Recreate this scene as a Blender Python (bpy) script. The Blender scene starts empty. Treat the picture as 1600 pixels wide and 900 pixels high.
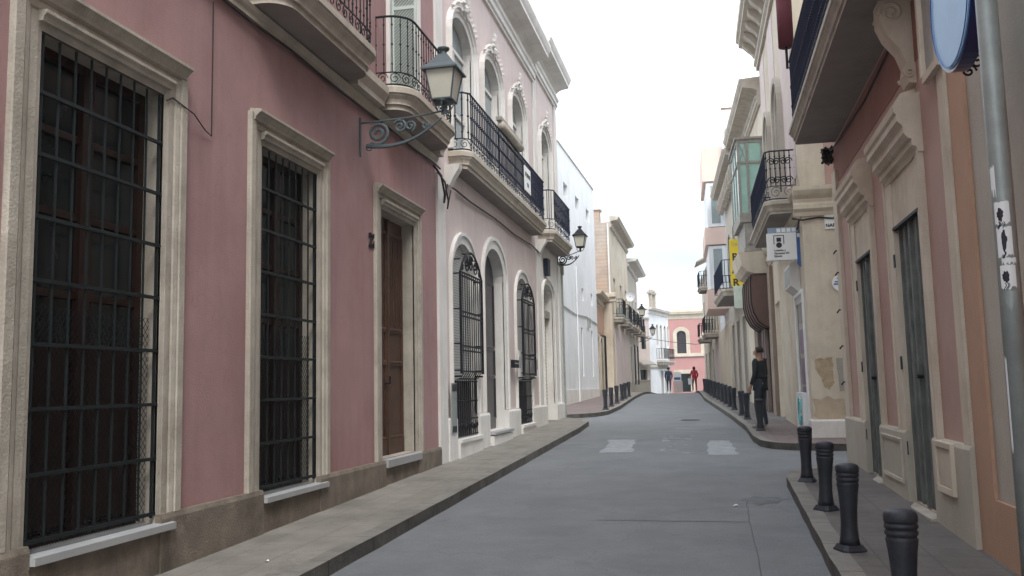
import bpy, bmesh, math, random
from mathutils import Vector, Matrix
R = math.radians
random.seed(7)
scn = bpy.context.scene
COL = scn.collection

# ------------------------------------------------------------------ camera
F = 1400.0
Yc = Vector((310, -147, -F)).normalized()
_a = 0.0221
_c = (147 + _a * 310) / F
Zc = Vector((-_a, 1, -_c)).normalized()
Xc = Yc.cross(Zc)
M3 = Matrix((Xc, Yc, Zc))            # camera -> world
EYE = Vector((0, 0, 1.54))
cam_d = bpy.data.cameras.new('camera'); cam = bpy.data.objects.new('camera', cam_d); COL.objects.link(cam)
cam_d.sensor_width = 36; cam_d.lens = 36 * F / 1600; cam_d.clip_end = 3000; cam_d.clip_start = .05
cam.matrix_world = Matrix.Translation(EYE) @ M3.to_4x4()
scn.camera = cam
def ray(u, v): return M3 @ Vector((u - 800, 450 - v, -F))

# ------------------------------------------------------------------ ground height
def g(y):
    if y < 40: return .023 * y
    t = y - 40
    if t < 24: return .92 + .023 * t - .001 * t * t
    return .92 + .552 - .576 - .025 * (min(t, 80) - 24)

# ------------------------------------------------------------------ materials
def M(name, base, rough=.85, var=.14, scale=1.6, bump=.15, bscale=60, stain=None, samt=.5, sscale=.8,
      streak=0, metal=0, spec=.3, bands=None, joints=None, cracks=0, grain=0):
    m = bpy.data.materials.new(name); m.use_nodes = True
    nt = m.node_tree; N = nt.nodes; L = nt.links
    b = N['Principled BSDF']; b.inputs['Roughness'].default_value = rough; b.inputs['Metallic'].default_value = metal
    b.inputs['Specular IOR Level'].default_value = spec
    geo = N.new('ShaderNodeNewGeometry')
    n1 = N.new('ShaderNodeTexNoise'); n1.inputs['Scale'].default_value = scale; n1.inputs['Detail'].default_value = 6
    n1.inputs['Roughness'].default_value = .65
    L.new(geo.outputs['Position'], n1.inputs['Vector'])
    rp = N.new('ShaderNodeMapRange'); rp.inputs[1].default_value = .3; rp.inputs[2].default_value = .7
    L.new(n1.outputs['Fac'], rp.inputs[0])
    mx = N.new('ShaderNodeMix'); mx.data_type = 'RGBA'
    mx.inputs[6].default_value = (*[c * (1 - var) for c in base], 1)
    mx.inputs[7].default_value = (*[min(1, c * (1 + var)) for c in base], 1)
    L.new(rp.outputs[0], mx.inputs[0]); out = mx.outputs[2]
    def over(fac, col, out):
        k = N.new('ShaderNodeMix'); k.data_type = 'RGBA'; k.inputs[7].default_value = (*col, 1)
        L.new(fac, k.inputs[0]); L.new(out, k.inputs[6]); return k.outputs[2]
    def mapped(sc):
        mp = N.new('ShaderNodeMapping'); mp.inputs['Scale'].default_value = sc
        L.new(geo.outputs['Position'], mp.inputs[0]); return mp.outputs[0]
    if stain:
        n2 = N.new('ShaderNodeTexNoise'); n2.inputs['Scale'].default_value = sscale; n2.inputs['Detail'].default_value = 8
        n2.inputs['Roughness'].default_value = .7
        L.new(mapped((1, 1, .8)), n2.inputs['Vector'])
        r2 = N.new('ShaderNodeMapRange'); r2.inputs[1].default_value = .5; r2.inputs[2].default_value = .72; r2.inputs[4].default_value = samt
        L.new(n2.outputs['Fac'], r2.inputs[0]); out = over(r2.outputs[0], stain, out)
    if streak:
        n3 = N.new('ShaderNodeTexNoise'); n3.inputs['Scale'].default_value = 1; n3.inputs['Detail'].default_value = 5
        L.new(mapped((7, 7, .35)), n3.inputs['Vector'])
        r3 = N.new('ShaderNodeMapRange'); r3.inputs[1].default_value = .48; r3.inputs[2].default_value = .75; r3.inputs[4].default_value = streak
        L.new(n3.outputs['Fac'], r3.inputs[0]); out = over(r3.outputs[0], [c * .45 for c in base], out)
    # fine grain
    n4 = N.new('ShaderNodeTexNoise'); n4.inputs['Scale'].default_value = bscale; n4.inputs['Detail'].default_value = 4
    L.new(geo.outputs['Position'], n4.inputs['Vector'])
    if bands:       # horizontal / vertical louvre or brick bands: (axis, freq, depth)
        w = N.new('ShaderNodeTexWave'); w.wave_type = 'BANDS'; w.bands_direction = bands[0]; w.inputs['Scale'].default_value = bands[1]
        w.inputs['Distortion'].default_value = bands[3] if len(bands) > 3 else 0
        L.new(geo.outputs['Position'], w.inputs['Vector'])
        r5 = N.new('ShaderNodeMapRange'); r5.inputs[1].default_value = .0; r5.inputs[2].default_value = .35
        r5.inputs[3].default_value = bands[2]; r5.inputs[4].default_value = 0
        L.new(w.outputs['Fac'], r5.inputs[0]); out = over(r5.outputs[0], [c * .3 for c in base], out)
    if grain:
        gr = N.new('ShaderNodeMapRange'); gr.inputs[1].default_value = .35; gr.inputs[2].default_value = .65; gr.inputs[3].default_value = 0; gr.inputs[4].default_value = grain
        L.new(n4.outputs['Fac'], gr.inputs[0]); out = over(gr.outputs[0], [c * .55 for c in base], out)
    if cracks:
        vo = N.new('ShaderNodeTexVoronoi'); vo.feature = 'DISTANCE_TO_EDGE'; vo.inputs['Scale'].default_value = cracks[0]
        wn = N.new('ShaderNodeTexNoise'); wn.inputs['Scale'].default_value = 3; wn.inputs['Detail'].default_value = 5; L.new(geo.outputs['Position'], wn.inputs['Vector'])
        wm = N.new('ShaderNodeVectorMath'); wm.operation = 'MULTIPLY_ADD'; wm.inputs[1].default_value = (.5, .5, .5); L.new(wn.outputs['Color'], wm.inputs[0]); L.new(geo.outputs['Position'], wm.inputs[2]); L.new(wm.outputs[0], vo.inputs['Vector'])
        cr = N.new('ShaderNodeMapRange'); cr.inputs[1].default_value = 0; cr.inputs[2].default_value = cracks[1]; cr.inputs[3].default_value = cracks[2]; cr.inputs[4].default_value = 0
        L.new(vo.outputs['Distance'], cr.inputs[0])
        cm = N.new('ShaderNodeMath'); cm.operation = 'MULTIPLY'; L.new(cr.outputs[0], cm.inputs[0]); L.new(rp.outputs[0], cm.inputs[1]); out = over(cm.outputs[0], [c * .35 for c in base], out)
    if joints:
        bk = N.new('ShaderNodeTexBrick'); bk.inputs['Scale'].default_value = 1; bk.inputs['Brick Width'].default_value = joints[0]; bk.inputs['Row Height'].default_value = joints[1]; bk.inputs['Mortar Size'].default_value = joints[2]
        bk.inputs['Mortar Smooth'].default_value = .3; bk.offset = joints[4] if len(joints) > 4 else .5; bk.inputs['Color1'].default_value = (0, 0, 0, 1); bk.inputs['Color2'].default_value = (.22, .22, .22, 1); bk.inputs['Mortar'].default_value = (1, 1, 1, 1)
        mpj = N.new('ShaderNodeMapping'); mpj.inputs['Rotation'].default_value = (0, 0, R(90)); L.new(geo.outputs['Position'], mpj.inputs[0]); L.new(mpj.outputs[0], bk.inputs['Vector'])
        jm = N.new('ShaderNodeMath'); jm.operation = 'MULTIPLY'; jm.inputs[1].default_value = joints[3]; L.new(bk.outputs['Color'], jm.inputs[0]); out = over(jm.outputs[0], [c * .4 for c in base], out)
    L.new(out, b.inputs['Base Color'])
    if bump:
        bp = N.new('ShaderNodeBump'); bp.inputs['Strength'].default_value = bump; bp.inputs['Distance'].default_value = .02
        ad = N.new('ShaderNodeMath'); ad.operation = 'MULTIPLY_ADD'; ad.inputs[1].default_value = 2.0
        L.new(n1.outputs['Fac'], ad.inputs[0]); L.new(n4.outputs['Fac'], ad.inputs[2])
        L.new(ad.outputs[0], bp.inputs['Height']); L.new(bp.outputs[0], b.inputs['Normal'])
    return m

m_rose = M('rose_plaster', (.375, .232, .228), var=.12, scale=1.1, stain=(.33, .14, .125), samt=.5, sscale=.6, streak=.2, bump=.14, cracks=(.5, .003, .35))
m_stone = M('weathered_stone', (.44, .40, .34), var=.18, scale=3, stain=(.24, .205, .16), samt=.6, sscale=2.2, streak=.35, bump=.35)
m_plinth = M('brown_plinth_stone', (.215, .18, .145), var=.3, scale=3.5, stain=(.075, .062, .05), samt=.9, sscale=2.2, streak=.4, bump=.4, grain=.3)
m_marble = M('pale_marble', (.36, .365, .37), rough=.5, var=.12, stain=(.30, .29, .28), samt=.5, sscale=3, bump=.1)
m_iron = M('green_black_iron', (.010, .014, .015), rough=.6, var=.2, bump=.1, spec=.25)
m_black = M('black_iron', (.010, .011, .016), rough=.6, var=.2, bump=.1, spec=.25)
m_navy = M('blue_black_iron', (.010, .014, .034), rough=.6, var=.25, bump=.1, spec=.25)
m_lampmetal = M('grey_lamp_iron', (.085, .11, .12), rough=.45, var=.2, bump=.1, spec=.5)
m_darkwood = M('dark_brown_wood', (.022, .009, .006), rough=.5, var=.3, scale=6, bump=.15, streak=.4)
m_wood = M('door_wood', (.085, .045, .031), rough=.5, var=.25, scale=5, bump=.15, streak=.55)
m_glass = M('dark_window_glass', (.012, .016, .018), rough=.2, var=.2, bump=0, spec=.35)
m_shadeglass = M('grey_window_glass', (.28, .33, .34), rough=.18, var=.2, bump=0, spec=.6)
m_lampglass = M('milky_lamp_glass', (.58, .57, .48), rough=.35, var=.08, bump=0, spec=.5)
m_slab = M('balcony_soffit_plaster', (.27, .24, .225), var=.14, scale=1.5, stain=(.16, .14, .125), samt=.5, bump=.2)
m_slabedge = M('cream_balcony_moulding', (.50, .45, .38), var=.13, scale=3, stain=(.30, .25, .20), samt=.55, sscale=3, streak=.25, bump=.3)
m_pale = M('pale_pink_plaster', (.62, .53, .505), var=.08, scale=1, stain=(.50, .36, .33), samt=.5, sscale=.6, streak=.15, bump=.2)
m_white = M('off_white_plaster', (.72, .70, .67), var=.07, scale=1.5, stain=(.50, .46, .41), samt=.5, sscale=1.3, streak=.16, bump=.2)
m_purewhite = M('white_wall_paint', (.78, .80, .82), var=.06, scale=.8, stain=(.58, .59, .60), samt=.6, sscale=.5, streak=.22, bump=.1)
m_blind = M('grey_slatted_blind', (.52, .52, .50), rough=.6, var=.05, bump=.05, bands=('Z', 6.5, .75))
m_rollshut = M('cream_roller_shutter', (.62, .60, .54), rough=.6, var=.06, bump=.05, bands=('Z', 3.2, .5))
m_darkdoor = M('near_black_door_paint', (.035, .032, .036), rough=.35, var=.2, bump=.05, spec=.5)
m_shutgreen = M('pale_green_shutter', (.50, .55, .52), rough=.6, var=.08, bump=.1)
m_cream = M('cream_plaster', (.60, .53, .43), var=.12, scale=1.3, stain=(.40, .32, .23), samt=.75, sscale=.9, streak=.2, bump=.22)
m_creamgrey = M('grey_cream_plaster', (.46, .42, .36), var=.08, scale=1.3, stain=(.33, .28, .22), samt=.5, sscale=.9, streak=.15, bump=.22)
m_plinthcream = M('plinth_grey_cream', (.47, .43, .36), var=.08, scale=1.3, stain=(.33, .29, .23), samt=.5, sscale=1.2, bump=.22)
m_terra = M('terracotta_plaster', (.46, .29, .20), var=.08, scale=1.3, stain=(.38, .20, .13), samt=.5, sscale=.7, bump=.2)
m_dusty = M('dusty_red_plaster', (.46, .31, .265), var=.08, scale=1.3, stain=(.34, .16, .14), samt=.5, sscale=.7, bump=.2)
m_shadedred = M('shaded_red_plaster', (.30, .15, .12), var=.10, scale=1.3, stain=(.22, .06, .045), samt=.5, sscale=.7, bump=.2)  # red wall colour darkened to carry the shade under the balcony
m_orange = M('orange_paint', (.52, .20, .09), var=.07, scale=1.3, bump=.15)
m_greydoor = M('weathered_grey_green_wood', (.15, .16, .148), rough=.75, var=.3, scale=5, bump=.3, streak=.6)
m_asphalt = M('worn_asphalt', (.222, .230, .240), rough=.8, var=.16, scale=1.3, stain=(.135, .145, .162), samt=.6, sscale=.9, bump=.6, bscale=140, grain=.75, cracks=(.45, .008, .4))
m_pave = M('concrete_paving', (.25, .232, .205), rough=.85, var=.22, scale=2.0, stain=(.11, .10, .09), samt=.75, sscale=1.3, bump=.4, bscale=110, grain=.4, joints=(.8, .4, .006, .55), cracks=(.8, .008, .5))
m_pave2 = M('dark_concrete_paving', (.165, .15, .142), rough=.85, var=.24, scale=2.2, stain=(.085, .078, .072), samt=.75, sscale=1.3, bump=.4, bscale=110, grain=.4, joints=(.4, .4, .008, .5, 0), cracks=(.8, .008, .5))
m_kerb = M('kerb_stone', (.25, .235, .21), rough=.85, var=.22, scale=3, stain=(.11, .10, .09), samt=.7, sscale=2.5, bump=.5, grain=.4, bscale=110, joints=(1.0, 6, .012, .8, 0))
m_kerbface = M('shaded_kerb_face', (.105, .098, .088), rough=.9, var=.4, scale=4, bump=.5, joints=(1.0, 6, .014, .8, 0))  # kerb stone darkened in colour to stand for the shadow on its face
m_redpave = M('reddish_paving', (.195, .15, .142), rough=.85, var=.2, scale=2, stain=(.12, .10, .095), samt=.6, bump=.3, grain=.3, joints=(.4, .4, .01, .5, 0))
m_base = M('bare_ground', (.16, .15, .13), rough=.9)
m_paint = M('worn_road_paint', (.30, .315, .33), rough=.75, var=.2, scale=6, stain=(.20, .215, .235), samt=1.0, sscale=3.5, grain=.5, bscale=140)
m_bollard = M('bollard_black_rubber', (.018, .021, .030), rough=.58, var=.3, stain=(.06, .058, .055), samt=.6, sscale=9, scale=9, bump=.12, bscale=90, spec=.5)
m_cable = M('black_cable', (.035, .028, .027), rough=.6, bump=0)
m_stucco = M('brown_brick_stucco', (.42, .35, .295), var=.18, scale=2.2, stain=(.50, .30, .18), samt=.6, sscale=.7, bump=.3, bands=('Z', 1.6, .16, 1.5))
m_red = M('coral_red_plaster', (.46, .25, .235), var=.06, scale=1, stain=(.60, .26, .22), samt=.5, bump=.1)
m_greenglass = M('green_mirador_glass', (.34, .56, .49), rough=.15, var=.12, bump=0, spec=.6)
m_greywood = M('grey_carved_wood', (.33, .31, .28), rough=.7, var=.2, scale=5, bump=.3, streak=.4)
m_peach = M('peach_balcony_paint', (.74, .56, .49), var=.05, bump=.1)
m_yellow = M('yellow_sign', (.80, .60, .045), rough=.4, var=.04, bump=0)
m_bluesign = M('blue_sign', (.055, .13, .36), rough=.4, var=.08, bump=0)
m_signwhite = M('white_sign', (.80, .81, .80), rough=.4, var=.03, bump=0)
m_ink = M('dark_ink', (.03, .03, .04), rough=.5, bump=0)
m_brown = M('brown_awning_cloth', (.16, .10, .085), rough=.8, var=.15, bump=.2)
m_galv = M('galvanised_steel', (.31, .34, .325), rough=.5, var=.15, scale=5, stain=(.15, .17, .165), samt=.5, metal=.3, bump=.1)
m_iceblue = M('ice_blue_sign_face', (.25, .50, .80), rough=.4, var=.07, scale=3, bump=0, spec=.6)
m_paleup = M('brightened_pink_plaster', (.66, .56, .54), var=.06, scale=1, stain=(.58, .47, .45), samt=.4, sscale=.6, streak=.15, bump=.2)  # pale pink lightened in colour where bright light washes out the upper wall
m_tile = M('roof_tile', (.34, .20, .14), var=.25, scale=4, bump=.4)
m_rockpatch = M('bare_rubble_patch', (.46, .36, .245), var=.25, scale=9, stain=(.33, .24, .16), samt=.8, sscale=7, bump=.8)
m_greycement = M('grey_cement_patch', (.33, .31, .27), var=.12, scale=4, bump=.4)
m_purple = M('purple_poster', (.15, .08, .17), rough=.4, var=.25, scale=8, bump=0)
m_teal = M('teal_print', (.12, .45, .48), rough=.4, bump=0)
m_skin = M('skin', (.42, .25, .18), rough=.6, var=.05, bump=0)
m_hair = M('dark_hair', (.025, .018, .015), rough=.6, bump=0)
m_jacket = M('black_jacket_cloth', (.022, .026, .028), rough=.85, bump=.2)
m_jeans = M('blue_grey_jeans', (.04, .048, .065), rough=.85, bump=.2)
m_redcloth = M('red_jacket_cloth', (.45, .03, .04), rough=.8, bump=.2)
m_maroon = M('maroon_cloth', (.12, .03, .04), rough=.8, bump=.2)
m_shoe = M('pale_shoe', (.35, .33, .31), rough=.6, bump=0)
m_darkblue = M('dark_blue_cloth', (.03, .045, .085), rough=.85, bump=.2)

# ------------------------------------------------------------------ frames and mesh builder
class Fac:
    """facade frame: s along the wall (left to right seen from the street), n outward, z up"""
    def __init__(s, p0, p1):
        s.p0 = Vector(p0); d = Vector(p1) - Vector(p0); s.len = d.length; s.d = d.normalized()
        s.o = Vector((s.d.y, -s.d.x))        # outward
    def w(s, a, n, z):
        p = s.p0 + s.d * a + s.o * n; return Vector((p.x, p.y, z))
    def at(s, u, v, n=0):
        r = ray(u, v); o = Vector((s.o.x, s.o.y, 0)); p0 = Vector((s.p0.x, s.p0.y, 0)) + o * n
        t = (p0 - EYE).dot(o) / r.dot(o); q = EYE + r * t
        return (Vector((q.x, q.y)) - s.p0).dot(s.d), q.z

class MB:
    def __init__(s, f=None): s.f = f; s.V = []; s.Fc = []; s.mi = []; s.cur = 0; s.sm = []; s.smooth = False; s.rev = 0
    def v(s, a, n, z):
        s.V.append(s.f.w(a, n, z) if s.f else Vector((a, n, z))); return len(s.V) - 1
    def face(s, ids): s.Fc.append(ids); s.mi.append(s.cur); s.sm.append(s.smooth)
    def quad(s, *p): s.face([s.v(*q) for q in p])
    def box(s, a0, a1, n0, n1, z0, z1):
        i = [s.v(a, n, z) for z in (z0, z1) for n in (n0, n1) for a in (a0, a1)]
        for q in ((0, 1, 3, 2), (4, 6, 7, 5), (0, 4, 5, 1), (2, 3, 7, 6), (0, 2, 6, 4), (1, 5, 7, 3)): s.face([i[k] for k in q])
        return s
    def prism(s, poly, n0, n1):     # poly in (s,z), extruded along n
        a = [s.v(p[0], n0, p[1]) for p in poly]; b = [s.v(p[0], n1, p[1]) for p in poly]
        s.face(a); s.face(b[::-1])
        for i in range(len(a)): j = (i + 1) % len(a); s.face([a[i], a[j], b[j], b[i]])
        return s
    def prof(s, pr, a0, a1):        # profile [(n,z)] extruded along s
        a = [s.v(a0, p[0], p[1]) for p in pr]; b = [s.v(a1, p[0], p[1]) for p in pr]
        s.face(a); s.face(b[::-1])
        for i in range(len(a)): j = (i + 1) % len(a); s.face([a[i], a[j], b[j], b[i]])
        return s
    def sweep(s, path, pr, closed=False):   # path in (s,z); profile [(offset, n)] offset to the left of travel
        n = len(path); rings = []
        for i, p in enumerate(path):
            p = Vector(p)
            d0 = (p - Vector(path[i - 1])).normalized() if i > 0 else None
            d1 = (Vector(path[i + 1]) - p).normalized() if i < n - 1 else None
            if d0 is None: d0 = d1
            if d1 is None: d1 = d0
            n0 = Vector((-d0.y, d0.x)); n1 = Vector((-d1.y, d1.x)); m = (n0 + n1); m = m / max(.3, m.dot(n0)) if m.length > 1e-6 else n0
            rings.append([s.v(p.x + m.x * o, nn, p.y + m.y * o) for o, nn in pr])
        k = len(pr)
        for i in range(n - 1):
            for j in range(k):
                q = (j + 1) % k; s.face([rings[i][j], rings[i][q], rings[i + 1][q], rings[i + 1][j]])
        s.face(rings[0]); s.face(rings[-1][::-1]); return s
    def slab(s, outline, pr):       # outline(offset) -> [(s,n)] open path start/end on wall; profile [(off,z)] bottom to top
        rings = [[s.v(a, n, z) for a, n in outline(o)] for o, z in pr]
        for r0, r1 in zip(rings, rings[1:]):
            for i in range(len(r0) - 1): s.face([r0[i], r0[i + 1], r1[i + 1], r1[i]])
        s.face(rings[-1][::-1]); return rings
    def tube(s, pts, r, sides=6, caps=True, world=False):
        P = [Vector(p) if world else (s.f.w(*p) if s.f else Vector(p)) for p in pts]
        rr = r if isinstance(r, (list, tuple)) else [r] * len(P)
        u = None; rings = []
        for i, p in enumerate(P):
            t = (P[min(i + 1, len(P) - 1)] - P[max(i - 1, 0)])
            if t.length < 1e-9: t = Vector((0, 0, 1))
            t.normalize()
            if u is None:
                h = Vector((0, 0, 1)) if abs(t.z) < .9 else Vector((1, 0, 0)); u = t.cross(h).normalized()
            else: u = (u - t * u.dot(t)).normalized()
            w = t.cross(u); ring = []
            for k in range(sides):
                an = 2 * math.pi * (k + .5) / sides; s.V.append(p + (u * math.cos(an) + w * math.sin(an)) * rr[i]); ring.append(len(s.V) - 1)
            rings.append(ring)
        for a, b in zip(rings, rings[1:]):
            for k in range(sides): q = (k + 1) % sides; s.face([a[k], a[q], b[q], b[k]])
        if caps: s.face(rings[0][::-1]); s.face(rings[-1])
        return s
    def lathe(s, cx, cy, pr, sides=20, sq=0):   # world: profile [(r,z)]
        rings = []
        for r, z in pr:
            ring = []
            for k in range(sides):
                an = 2 * math.pi * k / sides; c, d = math.cos(an), math.sin(an)
                s.V.append((s.f.w(cx + r * c, cy + r * d, z) if s.f else Vector((cx + r * c, cy + r * d, z)))); ring.append(len(s.V) - 1)
            rings.append(ring)
        for a, b in zip(rings, rings[1:]):
            for k in range(sides): q = (k + 1) % sides; s.face([a[k], a[q], b[q], b[k]])
        s.face(rings[0][::-1]); s.face(rings[-1]); return s
    def wall(s, s0, s1, z0, z1, holes, depth=.25, n=0):
        xs = sorted({s0, s1, *[h[0] for h in holes], *[h[1] for h in holes]}); zs = sorted({z0, z1, *[h[2] for h in holes], *[h[3] for h in holes]})
        def inhole(a, z):
            return any(h[0] < a < h[1] and h[2] < z < h[3] for h in holes)
        idx = {}
        def vv(a, z):
            k = (round(a, 5), round(z, 5))
            if k not in idx: idx[k] = s.v(a, n, z)
            return idx[k]
        for a, b in zip(xs, xs[1:]):
            for c, d in zip(zs, zs[1:]):
                if not inhole((a + b) / 2, (c + d) / 2): s.face([vv(a, c), vv(b, c), vv(b, d), vv(a, d)])
        for h in holes:
            rise = h[4] if len(h) > 4 else 0
            dp = h[5] if len(h) > 5 else depth
            arc = arch(h[0], h[1], h[3], rise) if rise else [(h[0], h[3]), (h[1], h[3])]
            path = [(h[0], h[2])] + arc + [(h[1], h[2])]
            if rise:
                c = (h[0] + h[1]) / 2; L_ = [p for p in arc if p[0] <= c + 1e-6]; R_ = [p for p in arc if p[0] >= c - 1e-6]
                for p, q in zip(L_, L_[1:]): s.face([s.v(h[0], n, h[3]), s.v(p[0], n, p[1]), s.v(q[0], n, q[1])])
                for p, q in zip(R_, R_[1:]): s.face([s.v(h[1], n, h[3]), s.v(p[0], n, p[1]), s.v(q[0], n, q[1])])
            s.cur = s.rev
            for p, q in zip(path, path[1:] + path[:1]):
                s.quad((p[0], n, p[1]), (q[0], n, q[1]), (q[0], n - dp, q[1]), (p[0], n - dp, p[1]))
            s.cur = 0
        return s

def arch(s0, s1, top, rise, N=14):
    c = (s0 + s1) / 2; w = (s1 - s0) / 2; sp = top - rise
    return [(c - w * math.cos(math.pi * i / N), sp + rise * math.sin(math.pi * i / N)) for i in range(N + 1)]
def opening_path(h, drop=0):
    rise = h[4] if len(h) > 4 else 0
    arc = arch(h[0], h[1], h[3], rise) if rise else [(h[0], h[3]), (h[1], h[3])]
    return [(h[0], h[2] - drop)] + arc + [(h[1], h[2] - drop)]

ROOT = {}
def _tags(o, label=None, cat=None, group=None, kind=None):
    if label: o['label'] = label
    if cat: o['category'] = cat
    if group: o['group'] = group
    if kind: o['kind'] = kind
def thing(name, label, cat, loc, group=None):
    o = bpy.data.objects.new(name, None); COL.objects.link(o); o.location = loc; o.empty_display_size = .3
    _tags(o, label, cat, group); ROOT[o.name] = Vector(loc); return o
def build(name, mb, mats, parent=None, loc=None, label=None, cat=None, group=None, kind=None, recalc=True):
    org = ROOT[parent.name] if parent is not None else Vector(loc or (0, 0, 0))
    me = bpy.data.meshes.new(name)
    me.from_pydata([v - org for v in mb.V], [], mb.Fc)
    if not isinstance(mats, (list, tuple)): mats = [mats]
    for m in mats: me.materials.append(m)
    me.polygons.foreach_set('material_index', mb.mi)
    me.polygons.foreach_set('use_smooth', mb.sm)
    if recalc:
        bm = bmesh.new(); bm.from_mesh(me); bmesh.ops.recalc_face_normals(bm, faces=bm.faces); bm.to_mesh(me); bm.free()
    me.update()
    o = bpy.data.objects.new(name, me); COL.objects.link(o)
    if parent is not None: o.parent = parent
    else: o.location = org
    ROOT[o.name] = org
    _tags(o, label, cat, group, kind); return o
def copy_tree(o, loc):
    c = o.copy(); COL.objects.link(c); c.location = loc
    for ch in [x for x in COL.objects if x.parent == o]:
        k = ch.copy(); COL.objects.link(k); k.parent = c
    return c
def text(parent, s, f, a, n, z, size, mat, name='lettering', align='CENTER', bold=.0):
    cu = bpy.data.curves.new('t', 'FONT'); cu.body = s; cu.size = size; cu.align_x = align; cu.extrude = .004; cu.offset = bold
    cu.resolution_u = 3
    to = bpy.data.objects.new('t', cu); COL.objects.link(to); bpy.context.view_layer.update()
    me = bpy.data.meshes.new_from_object(to.evaluated_get(bpy.context.evaluated_depsgraph_get()))
    bpy.data.objects.remove(to); org = ROOT[parent.name]
    for v in me.vertices: v.co = f.w(a + v.co.x, n + v.co.z, z + v.co.y) - org
    me.materials.clear(); me.materials.append(mat)
    me.name = name; o = bpy.data.objects.new(name, me); COL.objects.link(o); o.parent = parent; ROOT[o.name] = org; return o

# ------------------------------------------------------------------ shared parts
def rounded(s0, s1, n, r, K=5):
    """balcony plan outline with rounded corners"""
    def f(o):
        a0, a1, nn, rr = s0 - o, s1 + o, n + o, max(.01, r + o)
        P = [(a0, 0)]
        for i in range(K + 1):
            t = math.pi / 2 * i / K; P.append((a0 + rr - rr * math.cos(t), nn - rr + rr * math.sin(t)))
        for i in range(K + 1):
            t = math.pi / 2 * i / K; P.append((a1 - rr + rr * math.sin(t), nn - rr + rr * math.cos(t)))
        P.append((a1, 0)); return P
    return f
SLABPR = [(0, 0), (0, .07), (.035, .07), (.035, .10), (.05, .14), (.09, .18), (.09, .20), (.12, .21), (.12, .29), (.10, .31)]
def slab_parts(f, bal, s0, s1, n, r, z, parent, sc=1, mat=None, soffit=None, k=5):
    mb = MB(f); ol = rounded(s0, s1, n, r, k)
    mb.slab(ol, [(o * sc, z + h * sc) for o, h in SLABPR])
    o = build('balcony_slab', mb, mat or m_slabedge, parent)
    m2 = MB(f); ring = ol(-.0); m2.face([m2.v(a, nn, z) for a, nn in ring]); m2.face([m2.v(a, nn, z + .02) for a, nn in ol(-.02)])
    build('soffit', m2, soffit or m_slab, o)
    return ol, z + .31 * sc, o
def resample(path, step):
    P = [Vector(p) for p in path]; out = []; acc = 0; tot = sum((b - a).length for a, b in zip(P, P[1:])); k = max(2, round(tot / step)); st = tot / k; nxt = 0
    for a, b in zip(P, P[1:]):
        L_ = (b - a).length
        while nxt <= acc + L_ + 1e-6 and L_ > 1e-9:
            out.append(a + (b - a) * ((nxt - acc) / L_)); nxt += st
        acc += L_
    return out
def scroll(mb, c, r, ax, ay, turns=1.4, tr=.008, flip=1, start=0, N=18, sides=5):
    """spiral around c in the plane of the two axis vectors (s,n,z)"""
    c = Vector(c); ax = Vector(ax); ay = Vector(ay); pts = []
    for i in range(N + 1):
        t = i / N; an = start + flip * t * turns * 2 * math.pi; rr = r * (1 - .82 * t)
        pts.append(tuple(c + ax * rr * math.cos(an) + ay * rr * math.sin(an)))
    mb.tube(pts, tr, sides)
def railing(f, parent, ol, off, z0, z1, step=.12, r=.008, mat=m_iron, band=.2, knobs=True, scrolls=True, name='railing', sides=5):
    path = ol(off); mb = MB(f)
    def rail(z, rr): mb.tube([(a, n, z) for a, n in path], rr, 6)
    rail(z1, .017); rail(z0 + .03, .012)
    if band: rail(z0 + band, .010)
    P = resample(path, step)
    for p in P:
        zb = z0 + (band if band else .03)
        if knobs:
            zz = [zb, zb + .1, zb + .12, zb + .14, (zb + z1) / 2 - .02, (zb + z1) / 2, (zb + z1) / 2 + .02, z1 - .14, z1 - .12, z1 - .1, z1]
            rr = [r, r, r * 2.1, r, r, r * 2.4, r, r, r * 2.1, r, r]
            mb.tube([(p.x, p.y, z) for z in zz], rr, sides, caps=False)
        else: mb.tube([(p.x, p.y, zb), (p.x, p.y, z1)], r, sides, caps=False)
    if band and scrolls:
        Q = resample(path, band * .9)
        for a, b in zip(Q, Q[1:]):
            d = (b - a); L_ = d.length
            if L_ < 1e-4: continue
            d /= L_; c = (a + b) / 2; h = band / 2
            scroll(mb, (c.x, c.y, z0 + .02 + h), h * .85, (d.x, d.y, 0), (0, 0, 1), 1.5, .007, 1, random.random(), 12, 4)
    return build(name, mb, mat, parent)
def frame(f, parent, h, w=.29, n0=.0, n1=.05, mat=m_stone, drop=0, name='surround'):
    pr = [(0, -.02), (0, n0 + .006), (w * .14, n0 + .014), (w * .16, n1 * .5), (w * .40, n1 * .5), (w * .42, n1 * .3), (w * .46, n1 * .3), (w * .48, n1 * .8), (w * .62, n1 * 1.1), (w * .66, n1 * .7),
          (w * .70, n1 * 1.35), (w * .98, n1 * 1.35), (w, n1), (w, -.02)]
    return build(name, MB(f).sweep(opening_path(h, drop), pr), mat, parent)
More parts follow.
